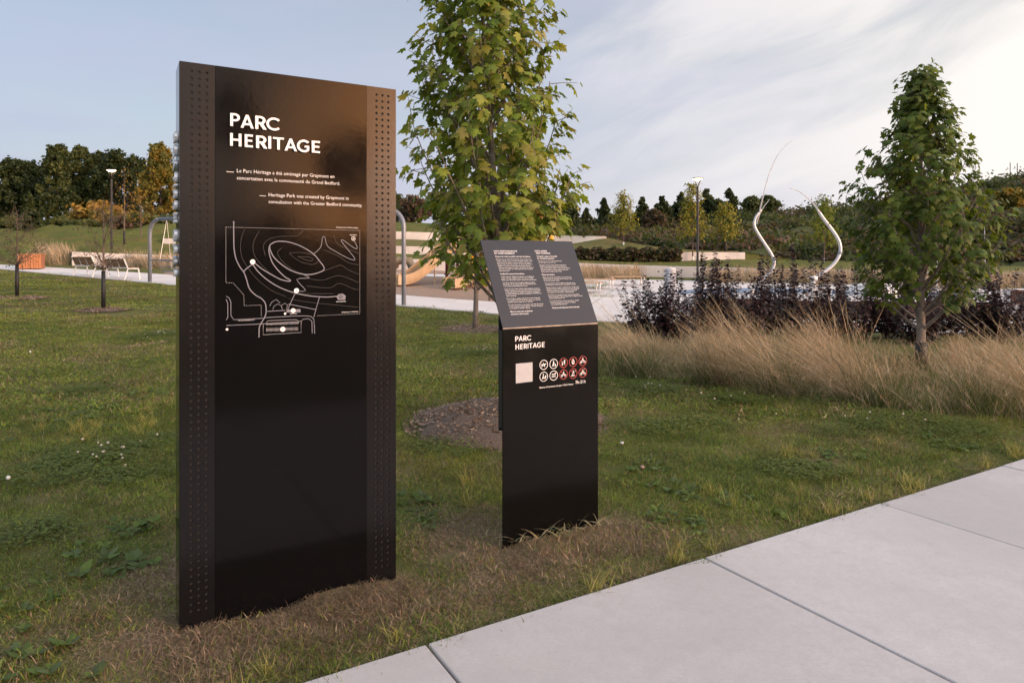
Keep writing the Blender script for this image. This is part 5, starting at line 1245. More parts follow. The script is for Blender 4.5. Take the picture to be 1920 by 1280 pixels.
# play structure: posts, deck, slides
PY = 30.5
ps = empty('play_structure', at(880, 530, PY)); tag(ps, 'playground tower with tan slides, maroon posts and yellow panels behind the maples', 'playground'); bpy.context.view_layer.update()
def chute(name, pts, w, h, parent, mat=M_tan):
    """open slide: a thick U-shaped trough swept along points (world coordinates)"""
    pts = [Vector(p) for p in smoothpts([tuple(p) for p in pts], 5)]; n = len(pts)
    prof = [(-w / 2 - .05, h), (-w / 2 - .05, -.06), (-w * .35, -.1), (w * .35, -.1), (w / 2 + .05, -.06), (w / 2 + .05, h), (w / 2, h + .02), (w / 2 - .03, .02), (w * .3, -.03), (-w * .3, -.03), (-w / 2 + .03, .02), (-w / 2, h + .02)]
    vs = []; m = len(prof); fs = []
    for i in range(n):
        t = (pts[min(i + 1, n - 1)] - pts[max(i - 1, 0)]).normalized(); sx = t.cross(Vector((0, 0, 1))).normalized(); up = sx.cross(t).normalized()
        for a, b in prof: vs.append(pts[i] + sx * a + up * b)
    for i in range(n - 1):
        for k in range(m): a, b = i * m + k, i * m + (k + 1) % m; fs.append((a, b, b + m, a + m))
    fs.append(tuple(range(m))[::-1]); fs.append(tuple((n - 1) * m + k for k in range(m)))
    mb = MB(); mb.add(vs, fs); return wbuild(mb, name, mat, parent, False)
# main slide: comes down to the left and towards the viewer
c1 = chute('slide', [at(868, 448, 31.5), at(848, 462, 31.0), at(800, 502, 29.5), at(775, 522, 28.8), at(755, 530, 28.3), at(738, 531, 28.0)], .62, .34, ps)
for px, py, Y in ((820, 485, 30.1), (772, 524, 28.7)):
    mb = MB(); c = at(px, py, Y); mb.tube([c + Vector((-.30, -.36, -.26)), c + Vector((-.28, -.38, .30))], .05, 6); wbuild(mb, 'slide_joint', M_tan, c1)
mb = MB(); mb.tube([at(815, 495, 29.6), at(815, 541, 29.6)], .03, 6); wbuild(mb, 'slide_leg', M_tan, c1)
c2 = chute('slide', [at(915, 500, 30.5), at(893, 508, 29.6), at(872, 525, 28.2), at(850, 535, 27.4), at(841, 536, 27.2)], .75, .3, ps)
mb = MB(); mb.tube([at(869, 536, 27.9), at(869, 552, 27.9)], .035, 6); wbuild(mb, 'slide_leg', M_steel, c2)
c3 = chute('slide', [at(905, 486, 32), at(890, 505, 31.6), at(878, 520, 31.2)], .5, .25, ps)
# maroon and yellow posts
for px, ptop, pbot, Y, m in ((838, 425, 525, 31, M_maroon), (858, 425, 519, 33, M_maroon), (886, 342, 541, 30, M_yellow), (902, 352, 541, 32, M_yellow), (950, 415, 545, 30, M_yellow), (958, 425, 540, 33, M_yellow), (985, 420, 540, 31, M_maroon)):
    mb = MB(); Yb = at(px, pbot, Y); mb.tube([Vector((Yb.x, Yb.y, gz(Yb.x, Yb.y) - .1)), at(px, ptop, Y)], .075, 10); o = wbuild(mb, 'post', m, ps, True)
    if m is M_maroon:
        mb = MB(); c = at(px, ptop + 22, Y); mb.tube([c, c + Vector((0, 0, .1))], .14, 10); wbuild(mb, 'clamp', m, o); mb = MB(); c = at(px, pbot - 10, Y); mb.tube([c, c + Vector((0, 0, .06))], .14, 10); wbuild(mb, 'clamp', m, o)
mb = MB(); c = at(905, 470, 31.5); mb.bevbox((c.x - 1.6, c.y - 1, c.z - .08), (c.x + 2.0, c.y + 1, c.z), .02); wbuild(mb, 'deck', M_maroon, ps)
for px, w_ in ((905, .12), (911, .12), (917, .1)):
    mb = MB(); c = at(px, 541, 29.2); mb.bevbox((c.x - .06, c.y - .05, c.z), (c.x + .06, c.y + .05, c.z + .75), .02); wbuild(mb, 'climber_bar', M_yellow, ps)
mb = MB(); c = at(908, 520, 29.6); mb.lathe([(.02, -.12), (.11, -.06), (.12, .06), (.03, .12)], c, 12); wbuild(mb, 'spinner', M_blue, ps, True)
mb = MB(); c = at(884, 520, 28.9); mb.tube(smoothpts([tuple(at(886, 486, 29.5)), tuple(at(884, 500, 29.3)), tuple(at(879, 515, 29.0)), tuple(at(884, 530, 28.9)), tuple(at(886, 541, 28.9))], 4), .1, 8); wbuild(mb, 'curved_climber', M_yellow, ps, True)
for px in (1017, 1033):
    c = at(px, 447, 36); mb = MB(); mb.lathe([(.03, -2.2), (.12, -.1), (.16, 0), (.15, .1), (.04, .18)], c, 12); wbuild(mb, 'post_cap', M_yellow, ps, True)
# tan climbing arch at the foot of the slide
ar = empty('climbing_arch', at(763, 520, 30.5)); tag(ar, 'tan hollow-log climbing arch behind the grey swing post', 'climber'); bpy.context.view_layer.update()
mb = MB(); pts = [at(735, 516, 31), at(742, 494, 31), at(756, 487.5, 30.8), at(770, 492, 30.6), at(779, 508, 30.4)]; mb.tube(smoothpts([tuple(p) for p in pts], 5), [.16 + .05 * math.sin(i * 1.9) for i in range(21)], 9); wbuild(mb, 'arch', M_tan, ar, True)
mb = MB(); pts = [at(766, 497, 30.3), at(771, 505, 30.2), at(777, 514, 30.1)]; mb.tube(pts, [.07, .1, .07], 7); wbuild(mb, 'dark_knot', M_darkbark, ar, True)

# wooden-topped tables on the plaza
def table(c, rz, W, label):
    root = empty('plaza_table', c, rz)
    for i in range(4):
        mb = MB(); mb.bevbox((-W / 2, -.33 + i * .168, .41), (W / 2, -.33 + i * .168 + .155, .45), .006); mb.build('slat', M_wood, root)
    for x in (-W / 2 + .12, W / 2 - .12):
        mb = MB(); mb.tube([(x - .05, -.3, 0), (x, -.3, .4), (x, .3, .4), (x - .05, .3, 0)], .024, 6); mb.build('leg', M_steel, root)
    return tag(root, label, 'table', 'low wooden-topped tables on the plaza')
table(hit(1085, 549), R(6), 1.9, 'nearest low wooden-topped table, half hidden by the lectern')
table(hit(1112, 542), R(6), 1.9, 'middle low wooden-topped table on the plaza')
table(hit(1176, 536), R(2), 1.7, 'farthest low wooden-topped table, at the plaza edge')
# splash pad features
def spray(name, pts, rad, label, foot=None, nozzle=True):
    P = [Vector(p) for p in pts]; root = empty(name, P[0]); bpy.context.view_layer.update()
    sp_ = smoothpts([tuple(p) for p in P], 6); n = len(sp_)
    mb = MB(); mb.tube(sp_, [rad * (1 - .18 * i / n) for i in range(n)], 12); wbuild(mb, 'pipe', M_pipe, root, True)
    e = Vector(sp_[-1]); d = (e - Vector(sp_[-3])).normalized(); mb = MB(); mb.tube([e - d * .02, e + d * .16], [rad * .62, rad * .5], 10); wbuild(mb, 'nozzle', M_pipe, root, True)
    f = int(n * .42); q = Vector(sp_[f]); dq = (Vector(sp_[f + 1]) - q).normalized(); mb = MB(); mb.tube([q - dq * .05, q + dq * .05], rad * 1.12, 12); wbuild(mb, 'collar', M_greyp, root, True)
    mb = MB(); mb.lathe([(rad * 2, -.12), (rad * 2, .03), (rad * 1.2, .05)], P[0], 14); wbuild(mb, 'flange', M_pipe, root, True)
    return tag(root, label, 'spray pipe', 'curved stainless spray pipes')
YS = 25.5
spray('spray_pipe', [at(1408, 545, YS), at(1428, 525, YS), at(1446, 508, YS), at(1452, 492, YS), at(1445, 474, YS), at(1428, 448, YS), at(1415, 425, YS), at(1416, 410, YS), at(1423, 399, YS)], .06, 'left curved stainless spray pipe shooting a tall thin jet')
spray('spray_pipe', [at(1526, 521, YS), at(1545, 510, YS), at(1564, 494, YS), at(1575, 474, YS), at(1573, 452, YS), at(1558, 428, YS), at(1544, 410, YS), at(1536, 398, YS)], .068, 'right curved stainless spray pipe shooting an arching jet')
mb = MB(); b = at(1524, 521, YS); mb.lathe([(.09, -.75), (.09, -.02), (.17, 0), (.17, .05), (.1, .07)], b, 14); tag(mb.build('pipe_pedestal', M_white, None, True), 'white pedestal carrying the right spray pipe', 'pedestal')
b = hit(1257, 553); root = empty('splash_post', b); tag(root, 'thick pale grey round post at the left of the splash pad', 'post')
mb = MB(); mb.lathe([(.30, -.1), (.30, .03), (.235, .05), (.225, 1.02), (.21, 1.06)], (0, 0, 0), 24); mb.build('drum', pm('pale_grey_gelcoat', (.42, .44, .48), .3, vary=.08, nscale=2), root, True)
mb = MB(); mb.lathe([(.21, 1.06), (.20, 1.09), (.05, 1.10)], (0, 0, 0), 24); mb.build('cap', M_white, root, True)
b = hit(1640, 552); mb = MB(); mb.lathe([(1.15, -.1), (1.1, .12), (.95, .3), (.6, .42), (.2, .47)], b, 24); tag(mb.build('splash_dome', M_white, None, True), 'low white dome on the splash pad left of the dark maple', 'dome')
for px, lab in ((1645, 'short white ground jet post in front of the white dome'),):
    b = hit(px, 563); mb = MB(); mb.lathe([(.08, -.1), (.08, .45), (.05, .5)], b, 12); tag(mb.build('jet_post', M_white, None, True), lab, 'post')
# water: thin jets
s = NT('water_spray'); s.p.inputs['Base Color'].default_value = (.62, .64, .66, 1); s.p.inputs['Roughness'].default_value = .8; s.p.inputs['Specular IOR Level'].default_value = .05
s.p.inputs['Alpha'].default_value = .5; M_water = s.m
def jet(pts, r0, r1, label, n=6):
    sp_ = smoothpts([tuple(p) for p in pts], n); m = len(sp_); mb = MB(); mb.tube(sp_, [r0 + (r1 - r0) * i / (m - 1) for i in range(m)], 6)
    return tag(mb.build('water_jet', M_water, None, True), label, 'water jet', 'water jets of the splash pad')
jet([at(1424, 397, YS), at(1431, 368, YS), at(1441, 330, YS), at(1456, 295, YS), at(1474, 272, YS), at(1487, 264, YS)], .03, .008, 'tall thin water jet rising from the left spray pipe')
jet([at(1535, 396, YS), at(1523, 380, YS), at(1508, 366, YS), at(1494, 357, YS), at(1478, 352, YS)], .035, .012, 'short water jet arching left from the right spray pipe')
jet([at(1443, 374, YS), at(1432, 388, YS), at(1424, 402, YS), at(1418, 420, YS)], .012, .03, 'falling water behind the left spray pipe')
for px, t, lab in ((1690, 470, 'thin vertical water jet left of the dark maple trunk'), (1756, 455, 'thin vertical water jet behind the dark maple crown'), (1846, 425, 'thin vertical water jet right of the dark maple')):
    jet([at(px, 552, 25), at(px + 1, (552 + t) / 2, 25), at(px, t, 25)], .03, .012, lab)
# weathered steel low wall along the pad
for k, (p0, p1, lab) in enumerate([((1468, 592, 20), (1868, 598, 19), 'long rusty weathered-steel low wall behind the purple shrubs'), ((1310, 590, 21), (1456, 592, 20), 'short rusty weathered-steel low wall left of the long one'), ((1896, 556, 24), (2010, 560, 23.5), 'rusty weathered-steel planter at the right edge')]):
    a, b = at(*p0), at(*p1); d = (b - a); d.z = 0; L_ = d.length; d.normalize(); an = math.atan2(d.y, d.x)
    root = empty('steel_wall', (a.x, a.y, gz(a.x, a.y)), an); mb = MB(); mb.bevbox((0, 0, -.2), (L_, .3, .52), .006); mb.build('wall_plate', M_rust, root); mb = MB(); mb.bevbox((-.02, -.02, .521), (L_ + .02, .32, .55), .004); mb.build('cap', M_conc_far if k != 2 else M_white, root)
    for x in (-.13, L_ + .01):
        mb = MB(); mb.bevbox((x, .02, -.2), (x + .12, .28, .5), .006); mb.build('end_post', M_steel, root)
    tag(root, lab, 'low wall', 'weathered-steel low walls')
# stakes and ridge fence posts
mb = MB(); b = at(1361, 472, 45.2); mb.tube([b + Vector((0, 0, -.2)), b + Vector((0, 0, .75))], .035, 6); tag(mb.build('tree_stake', M_guard), 'black stake beside the yellow-green tree on the middle terrace', 'stake')
for k, px in enumerate((1563, 1583, 1601, 1889, 1903)):
    j = min(nx - 1, max(0, int(round((px - HILL[0][0][0]) / 14)))); p = Vector(HG[16, j]); mb = MB(); mb.tube([p + Vector((0, 0, -.2)), p + Vector((.05 * math.sin(k), 0, 1.7))], .04, 5)
    tag(mb.build('fence_post', M_darkbark), 'thin post on the hill crest, %s' % ['leftmost of all five', 'second from the left', 'just left of the dark maple', 'just right of the dark maple', 'rightmost of all five'][k], 'post', 'posts along the hill crest')
# a small concrete cover in the bed
b = hit(1408, 652); mb = MB(); mb.bevbox((b.x - .32, b.y - .2, b.z - .05), (b.x + .32, b.y + .2, b.z + .09), .01); tag(mb.build('utility_cover', pm('grey_cover', (.22, .25, .28), .6)), 'flat blue-grey utility cover lying in the ornamental grass', 'cover')

# ------------------------------------------------------------------ mulch rings
def mulch(c, r, h, n, seed, label, chip=.035):
    r_ = np.random.default_rng(seed); root = empty('mulch_ring', c); rings = 9; seg = 36; vs = [(0, 0, h)]; fs = []
    for i in range(1, rings + 1):
        for k in range(seg):
            a = 2 * math.pi * k / seg; rr = r * i / rings * (1 + .07 * math.sin(3 * a + seed) + .05 * math.sin(7 * a)); f = i / rings
            vs.append((rr * math.cos(a), rr * math.sin(a), h * (1 - f ** 2.2) + r_.normal(0, .008) * (f < 1) - .012 * (f == 1) + .004))
    for k in range(seg): fs.append((0, 1 + k, 1 + (k + 1) % seg))
    for i in range(rings - 1):
        for k in range(seg): a = 1 + i * seg + k; b = 1 + i * seg + (k + 1) % seg; fs.append((a, b, b + seg, a + seg))
    mb = MB(); mb.add(vs, fs); mb.build('soil', M_mulch, root, True)
    f = np.sqrt(r_.uniform(0, 1.15, n)); a = r_.uniform(0, 6.28, n); P = np.stack([r * f * np.cos(a), r * f * np.sin(a), h * (1 - np.minimum(f, 1) ** 2.2) + .008], 1)
    d = unit(r_.normal(0, 1, (n, 3)) * np.array([1, 1, .25])); nn = unit(np.array([0, 0, 1.]) + r_.normal(0, .35, (n, 3)))
    S = r_.uniform(.5, 1.4, n)[:, None, None] * chip * np.array([.32, 1, .3])
    cc = np.array([(.28, .21, .155), (.37, .285, .22), (.16, .115, .085), (.43, .34, .265), (.23, .155, .11)])[r_.integers(0, 5, n)] * r_.uniform(.7, 1.2, (n, 1))
    Vv, Tt, Cc = inst(QUAD[0], QUAD[1], frames(d, nn) * S, P, col4(cc)); o = link('wood_chips', np_mesh('wood_chips', Vv, Tt, Cc), M_straw, root); o['kind'] = 'stuff'
    return tag(root, label, 'mulch', 'mulch rings round the trees')
bm_ = hit(950, 790); mulch(bm_, .90, .15, 5200, 1, 'large mulch mound round the nearest maple, partly behind the lectern')
mulch(mid_t, .92, .07, 2500, 2, 'mulch ring round the pale-trunked maple by the far path', .05)
mulch(hit(32, 559), .75, .05, 900, 3, 'mulch ring round the sapling at the left edge', .07); mulch(hit(194, 581), .65, .05, 900, 4, 'mulch ring round the sapling in front of the benches', .07)
MULCH = [(bm_.x, bm_.y, .9), (mid_t.x, mid_t.y, .88), (hit(32, 559).x, hit(32, 559).y, .7), (hit(194, 581).x, hit(194, 581).y, .6)]

# ------------------------------------------------------------------ lawn grass
def tuft(name, n, rad, lmin, lmax, w, seed, flat=.75):
    r_ = np.random.default_rng(seed); a = r_.uniform(0, 6.28, n); rr = rad * np.sqrt(r_.uniform(0, 1, n))
    b = np.stack([rr * np.cos(a), rr * np.sin(a), np.full(n, -.004)], 1); a2 = r_.uniform(0, 6.28, n)
    col = np.stack([r_.uniform(0, 1, n), r_.uniform(0, 1, n), r_.uniform(0, 1, n)], 1)
    L = r_.uniform(lmin, lmax, n); L[col[:, 0] < .25] *= .85
    v, t, c, _ = stems(b, L, np.stack([np.cos(a2), np.sin(a2)], 1), np.clip(r_.normal(flat, .3, n), .1, 1.25), w * r_.uniform(.45, 1.5, n), col, r_, seg=2, curl=.5)
    me = np_mesh(name, v, t, c); me.materials.append(M_grass); return bpy.data.objects.new(name, me)
near_t = [tuft('lawn_tuft', 470, .20, .014, .042, .0040, 900 + k, 1.0) for k in range(4)] + [tuft('lawn_tuft', 360, .19, .02, .065, .0040, 910 + k, .75) for k in range(2)]
far_t = [tuft('lawn_tuft', 460, .46, .025, .06, .011, 920 + k, .95) for k in range(3)]
def jig(dr, lu):
    n = len(dr); return np.stack([np.clip(dr + r_.normal(0, .15, n), 0, .97), np.clip(lu + r_.normal(0, .28, n), 0, 1), r_.uniform(.62, 1.25, n)], 1)
def scatter(name, P, src, r_, idx=None, smin=.8, smax=1.25, label=None, state=None, cat='grass'):
    n = len(P); me = bpy.data.meshes.new(name); me.vertices.add(n); me.vertices.foreach_set('co', np.ascontiguousarray(P, np.float32).ravel()); me.update()
    rot = np.zeros((n, 3), np.float32); rot[:, 2] = r_.uniform(0, 6.28, n); rot[:, :2] = r_.normal(0, .05, (n, 2))
    sc_ = r_.uniform(smin, smax, n).astype(np.float32); ix = (r_.integers(0, len(src), n) if idx is None else idx).astype(np.int32)
    for nm, ty, dat in (('rot', 'FLOAT_VECTOR', rot.ravel()), ('scl', 'FLOAT', sc_), ('idx', 'INT', ix)):
        at_ = me.attributes.new(nm, ty, 'POINT'); at_.data.foreach_set('vector' if ty == 'FLOAT_VECTOR' else 'value', dat)
    if state is not None:
        at_ = me.attributes.new('state', 'FLOAT_VECTOR', 'POINT'); at_.data.foreach_set('vector', np.ascontiguousarray(state, np.float32).ravel())
    ng = bpy.data.node_groups.new(name, 'GeometryNodeTree'); ng.interface.new_socket('Geometry', in_out='INPUT', socket_type='NodeSocketGeometry'); ng.interface.new_socket('Geometry', in_out='OUTPUT', socket_type='NodeSocketGeometry')
    gi = ng.nodes.new('NodeGroupInput'); go = ng.nodes.new('NodeGroupOutput'); jn = ng.nodes.new('GeometryNodeJoinGeometry')
    def attr(nm, ty):
        q = ng.nodes.new('GeometryNodeInputNamedAttribute'); q.data_type = ty; q.inputs[0].default_value = nm; return [o for o in q.outputs if o.enabled][0]
    ar_, as_, ai_ = attr('rot', 'FLOAT_VECTOR'), attr('scl', 'FLOAT'), attr('idx', 'INT')
    for k, so in enumerate(src):
        ip = ng.nodes.new('GeometryNodeInstanceOnPoints'); oi = ng.nodes.new('GeometryNodeObjectInfo'); oi.inputs['Object'].default_value = so
        cmp_ = ng.nodes.new('FunctionNodeCompare'); cmp_.data_type = 'INT'; cmp_.operation = 'EQUAL'
        ins = [i for i in cmp_.inputs if i.type == 'INT']; ng.links.new(ai_, ins[0]); ins[1].default_value = k
        ng.links.new(gi.outputs[0], ip.inputs['Points']); ng.links.new(cmp_.outputs[0], ip.inputs['Selection']); ng.links.new(oi.outputs['Geometry'], ip.inputs['Instance'])
        ng.links.new(ar_, ip.inputs['Rotation']); ng.links.new(as_, ip.inputs['Scale']); ng.links.new(ip.outputs[0], jn.inputs[0])
    ng.links.new(jn.outputs[0], go.inputs[0])
    o = bpy.data.objects.new(name, me); COL.objects.link(o); md = o.modifiers.new('scatter', 'NODES'); md.node_group = ng
    me.materials.append(src[0].data.materials[0])
    return tag(o, label, cat, kind='stuff')
def lawn_pts(y0, y1, step, r_, margin=.06):
    xs_ = np.arange(-.80 * y1 - .5, .80 * y1 + .5, step); ys_ = np.arange(y0, y1, step); X, Y = np.meshgrid(xs_, ys_); X = X.ravel() + r_.uniform(-.5, .5, X.size) * step; Y = Y.ravel() + r_.uniform(-.5, .5, Y.size) * step
    ok = (np.abs(X) < .80 * Y + .4) & (edge_dist(X, Y) > margin)
    ok &= Y < np.interp(X, NEAR_XY[:, 0], NEAR_XY[:, 1], right=1e3) - .1
    ok &= ~((X > BED_F[0, 0] - .05) & (Y > bed_front(X) + .15) & (X > .13 * Y))
    for mx_, my_, mr_ in MULCH: ok &= np.hypot(X - mx_, Y - my_) > mr_
    for O_, an_, W_, T_ in ((SIGN_O, SIGN_A, SW_, ST_), (LECT_O, LECT_A, LW, .06)):
        s_ = (X - O_.x) * math.cos(an_) + (Y - O_.y) * math.sin(an_); d_ = -(X - O_.x) * math.sin(an_) + (Y - O_.y) * math.cos(an_)
        ok &= ~((s_ > -.02) & (s_ < W_ + .02) & (d_ > -.035) & (d_ < T_ + .03))
    X, Y = X[ok], Y[ok]
    return np.stack([X, Y, g(X, Y) + lump(X, Y) - .006], 1)
r_ = np.random.default_rng(31)
P = lawn_pts(1.7, 7.0, .135, r_, .10); dr, lu = lawn_state(P[:, 0], P[:, 1])
keep = r_.uniform(size=len(P)) > np.clip(dr - .55, 0, 1) * .9; P, dr, lu = P[keep], dr[keep], lu[keep]
ix = r_.integers(0, 4, len(P)); tall = (r_.uniform(size=len(P)) < .10 + .5 * lu); ix[tall] = 4 + r_.integers(0, 2, tall.sum())
scatter('lawn_grass', P, near_t, r_, ix, .75, 1.15, 'short mown lawn grass, green mixed with dry straw, round the signs', jig(dr, lu))
P = lawn_pts(6.6, 16, .30, r_, .05); dr, lu = lawn_state(P[:, 0], P[:, 1])
scatter('lawn_grass', P, far_t, r_, None, .8, 1.2, 'mown lawn grass in the middle distance', jig(dr, lu))
P = lawn_pts(15.6, 34, .74, r_, .05); dr, lu = lawn_state(P[:, 0], P[:, 1])
scatter('lawn_grass', P, far_t, r_, None, 1.3, 1.9, 'mown lawn grass running up to the far path', jig(dr * .8, lu))

# ------------------------------------------------------------------ straw, clover, weeds and flowers in the lawn
straw_t = [tuft('straw_tuft', 340, .17, .02, .058, .0030, 930 + k, 1.3) for k in range(2)]
r_ = np.random.default_rng(41)
P = lawn_pts(1.7, 5.5, .11, r_, .07); dr, lu = lawn_state(P[:, 0], P[:, 1]); keep = (dr > .56) & (r_.uniform(size=len(P)) < .62); P = P[keep]
q = r_.uniform(-.02, SW_ + .05, 90); dd = r_.uniform(.02, .22, 90); X = SIGN_O.x + q * ca + dd * sa; Y = SIGN_O.y + q * sa - dd * ca
q2 = r_.uniform(-2.5, 6, 150); d2 = r_.uniform(.10, .18, 150); X = np.r_[X, EDGE.x + UE.x * q2 + NE.x * d2]; Y = np.r_[Y, EDGE.y + UE.y * q2 + NE.y * d2]; nb_ = len(P)
P = np.concatenate([P, np.stack([X, Y, g(X, Y) + lump(X, Y) - .012], 1)])
scatter('dry_thatch', P + np.array([0, 0, .004]), straw_t, r_, None, .7, 1.2, 'flattened dry thatch round the feet of both signs', np.stack([np.r_[np.full(nb_ + 90, .93), np.full(150, .5)], np.zeros(len(P)), r_.uniform(.6, 1.2, len(P))], 1))
def leafy(name, parts_fn, seed, n=3):
    out = []
    for k in range(n):
        rr = np.random.default_rng(seed + k); P, D, N, S, C, tm = parts_fn(rr)
        Vv, Tt, Cc = inst(tm[0], tm[1], frames(D, N) * S, P, col4(C)); me = np_mesh(name, Vv, Tt, Cc); me.materials.append(M_leaf); out.append(bpy.data.objects.new(name, me))
    return out
def clover_fn(rr, n=230, rad=.24):
    a = rr.uniform(0, 6.28, n); q = rad * np.sqrt(rr.uniform(0, 1, n)); c = np.stack([q * np.cos(a), q * np.sin(a), rr.uniform(.02, .05, n)], 1)
    k = np.repeat(np.arange(n), 3); b = np.tile(np.array([0, 2.094, 4.189]), n) + rr.uniform(0, 6.28, n)[k]
    D = np.stack([np.cos(b), np.sin(b), np.full(len(b), .15)], 1); N = unit(np.array([0, 0, 1.]) + rr.normal(0, .25, (n, 3)))[k]
    C = np.array([(.15, .205, .045), (.185, .235, .055), (.115, .165, .04)])[rr.integers(0, 3, n)][k] * rr.uniform(.75, 1.2, (n * 3, 1))
    S = rr.uniform(.008, .014, n)[k][:, None, None] * np.array([1.9, 1, 1]); return c[k], D, N, S, C, OVAL
DANDE = half_leaf([(0, 0), (.05, .12), (.12, .2), (.07, .3), (.16, .42), (.1, .5), (.2, .64), (.13, .74), (.17, .86), (0, 1)], .5, .4, .35)
def weed_fn(rr, m=5):
    P = []; D = []; S = []; C = []
    for i in range(m):
        cx_, cy2 = np.clip(rr.normal(0, .12, 2), -.22, .22); nl = rr.integers(4, 8)
        for j in range(nl):
            a = j * 6.28 / nl + rr.uniform(-.4, .4); P.append((cx_, cy2, .008)); D.append((math.cos(a), math.sin(a), rr.uniform(.25, 1.1))); S.append(rr.uniform(.025, .07)); C.append(np.array([(.12, .19, .05), (.15, .22, .055), (.10, .16, .045), (.12, .17, .07)])[rr.integers(0, 4)] * rr.uniform(.8, 1.2))
    n = len(P); return np.array(P), unit(np.array(D)), unit(np.array([0, 0, 1.]) + rr.normal(0, .2, (n, 3))), np.array(S)[:, None, None] * np.array([1.2, 1, 1]), np.array(C), (DANDE if rr.uniform() < .6 else OVAL)
clov = leafy('clover_tile', clover_fn, 950); weeds = leafy('weed_rosette', weed_fn, 960, 5)
def patch_pts(patches, dens, r_, away=.12):
    out = []
    for px, py, rx, ry in patches:
        c = hit(px, py); l = hit(px - rx, py); f = hit(px, py - ry); A_ = abs(c.x - l.x); B_ = abs(f.y - c.y); n = max(3, int(A_ * B_ * 3.14 * dens))
        a = r_.uniform(0, 6.28, n); q = np.abs(r_.normal(0, .62, n)); X = c.x + A_ * q * np.cos(a); Y = c.y + B_ * q * np.sin(a)
        out.append(np.stack([X, Y, g(X, Y) + lump(X, Y) - .004], 1))
    P = np.concatenate(out); ok = edge_dist(P[:, 0], P[:, 1]) > away
    for O_, an_, W_, T_ in ((SIGN_O, SIGN_A, SW_, ST_), (LECT_O, LECT_A, LW, .06)):
        s_ = (P[:, 0] - O_.x) * math.cos(an_) + (P[:, 1] - O_.y) * math.sin(an_); d_ = -(P[:, 0] - O_.x) * math.sin(an_) + (P[:, 1] - O_.y) * math.cos(an_)
        ok &= ~((s_ > -.12) & (s_ < W_ + .12) & (d_ > -.12) & (d_ < T_ + .12))
    return P[ok]
CLOVER = [(200, 862, 150, 36), (300, 628, 60, 14), (1220, 730, 90, 14), (1380, 752, 110, 12), (1640, 795, 160, 16), (1820, 812, 110, 18), (900, 662, 60, 8), (1500, 890, 60, 14), (800, 838, 45, 14), (60, 1000, 60, 16), (120, 735, 70, 10), (1180, 800, 60, 10)]
P = patch_pts(CLOVER, 17, r_, .3); scatter('clover', P, clov, r_, None, .8, 1.2, 'low dark green clover growing in patches in the lawn', None, 'clover')
# white clover heads
P = patch_pts([CLOVER[0]] * 2 + CLOVER[1:5] + CLOVER[6:7], 9, r_); n = len(P); ic = bmesh.new(); bmesh.ops.create_icosphere(ic, subdivisions=1, radius=1); ic.verts.ensure_lookup_table()
tv = np.array([v.co[:] for v in ic.verts]); tf = np.array([[v.index for v in f.verts] for f in ic.faces]); ic.free()
S = r_.uniform(.007, .012, n); C = np.array([(.62, .58, .52), (.5, .44, .38), (.66, .63, .6)])[r_.integers(0, 3, n)]
Vv, Tt, Cc = inst(tv, tf, np.eye(3)[None] * S[:, None, None], P + np.stack([0 * S, 0 * S, r_.uniform(.05, .085, n)], 1), col4(C)); v2, t2, c2_, _ = stems(P, np.full(n, .07), np.zeros((n, 2)), np.zeros(n), np.full(n, .002), np.full((n, 3), .12), r_, seg=1)
Vv, Tt, Cc = join([(Vv, Tt, Cc), (v2, t2, c2_)]); tag(link('clover_flowers', np_mesh('clover_flowers', Vv, Tt, Cc), M_straw), 'small white clover flowers dotted over the lawn', 'flowers', kind='stuff')
WEED = [(110, 1120, 170, 60), (60, 1230, 130, 40), (250, 1060, 90, 30), (200, 1010, 140, 30), (1330, 925, 110, 40), (1260, 985, 70, 30), (1560, 850, 130, 40), (1430, 960, 70, 25), (900, 1150, 60, 20), (830, 950, 60, 30), (1750, 830, 80, 20), (1080, 1090, 120, 25), (560, 1240, 120, 20), (1200, 870, 50, 25), (180, 760, 150, 50)]
P = patch_pts(WEED, 7, r_, .36); scatter('broadleaf_weeds', P, weeds, r_, None, .7, 1.25, 'broad-leaved weeds and dandelion rosettes in the lawn', None, 'weeds')
# pale yellowish grass tufts along the sidewalk edge and in the lawn
yel = []
for k in range(3):
    rr = np.random.default_rng(970 + k); n = 40; b = np.concatenate([rr.normal(0, .03, (n, 2)), np.zeros((n, 1))], 1); a = rr.uniform(0, 6.28, n); c = np.array([(.30, .30, .085), (.37, .33, .12), (.21, .245, .06)])[rr.integers(0, 3, n)] * rr.uniform(.8, 1.2, (n, 1))
    v, t, cc, _ = stems(b, rr.uniform(.06, .17, n), np.stack([np.cos(a), np.sin(a)], 1), rr.uniform(.3, 1.1, n), np.full(n, .0045), c, rr, seg=3, curl=.5); me = np_mesh('yellow_tuft', v, t, cc); me.materials.append(M_straw); yel.append(bpy.data.objects.new('yellow_tuft', me))
q = r_.uniform(-2, 6, 34); dd = np.abs(r_.normal(0, .10, 34)) + .02; P = np.stack([EDGE.x + UE.x * q + NE.x * dd, EDGE.y + UE.y * q + NE.y * dd, np.zeros(34)], 1)
P2 = patch_pts([(1500, 850, 260, 60), (1330, 930, 160, 60), (200, 800, 180, 120), (850, 900, 90, 60)], 3.2, r_); P = np.concatenate([P, P2])
scatter('yellow_grass_tufts', P, yel, r_, None, .5, 1.0, 'yellowish coarse grass tufts in the lawn and along the sidewalk edge', None, 'grass')
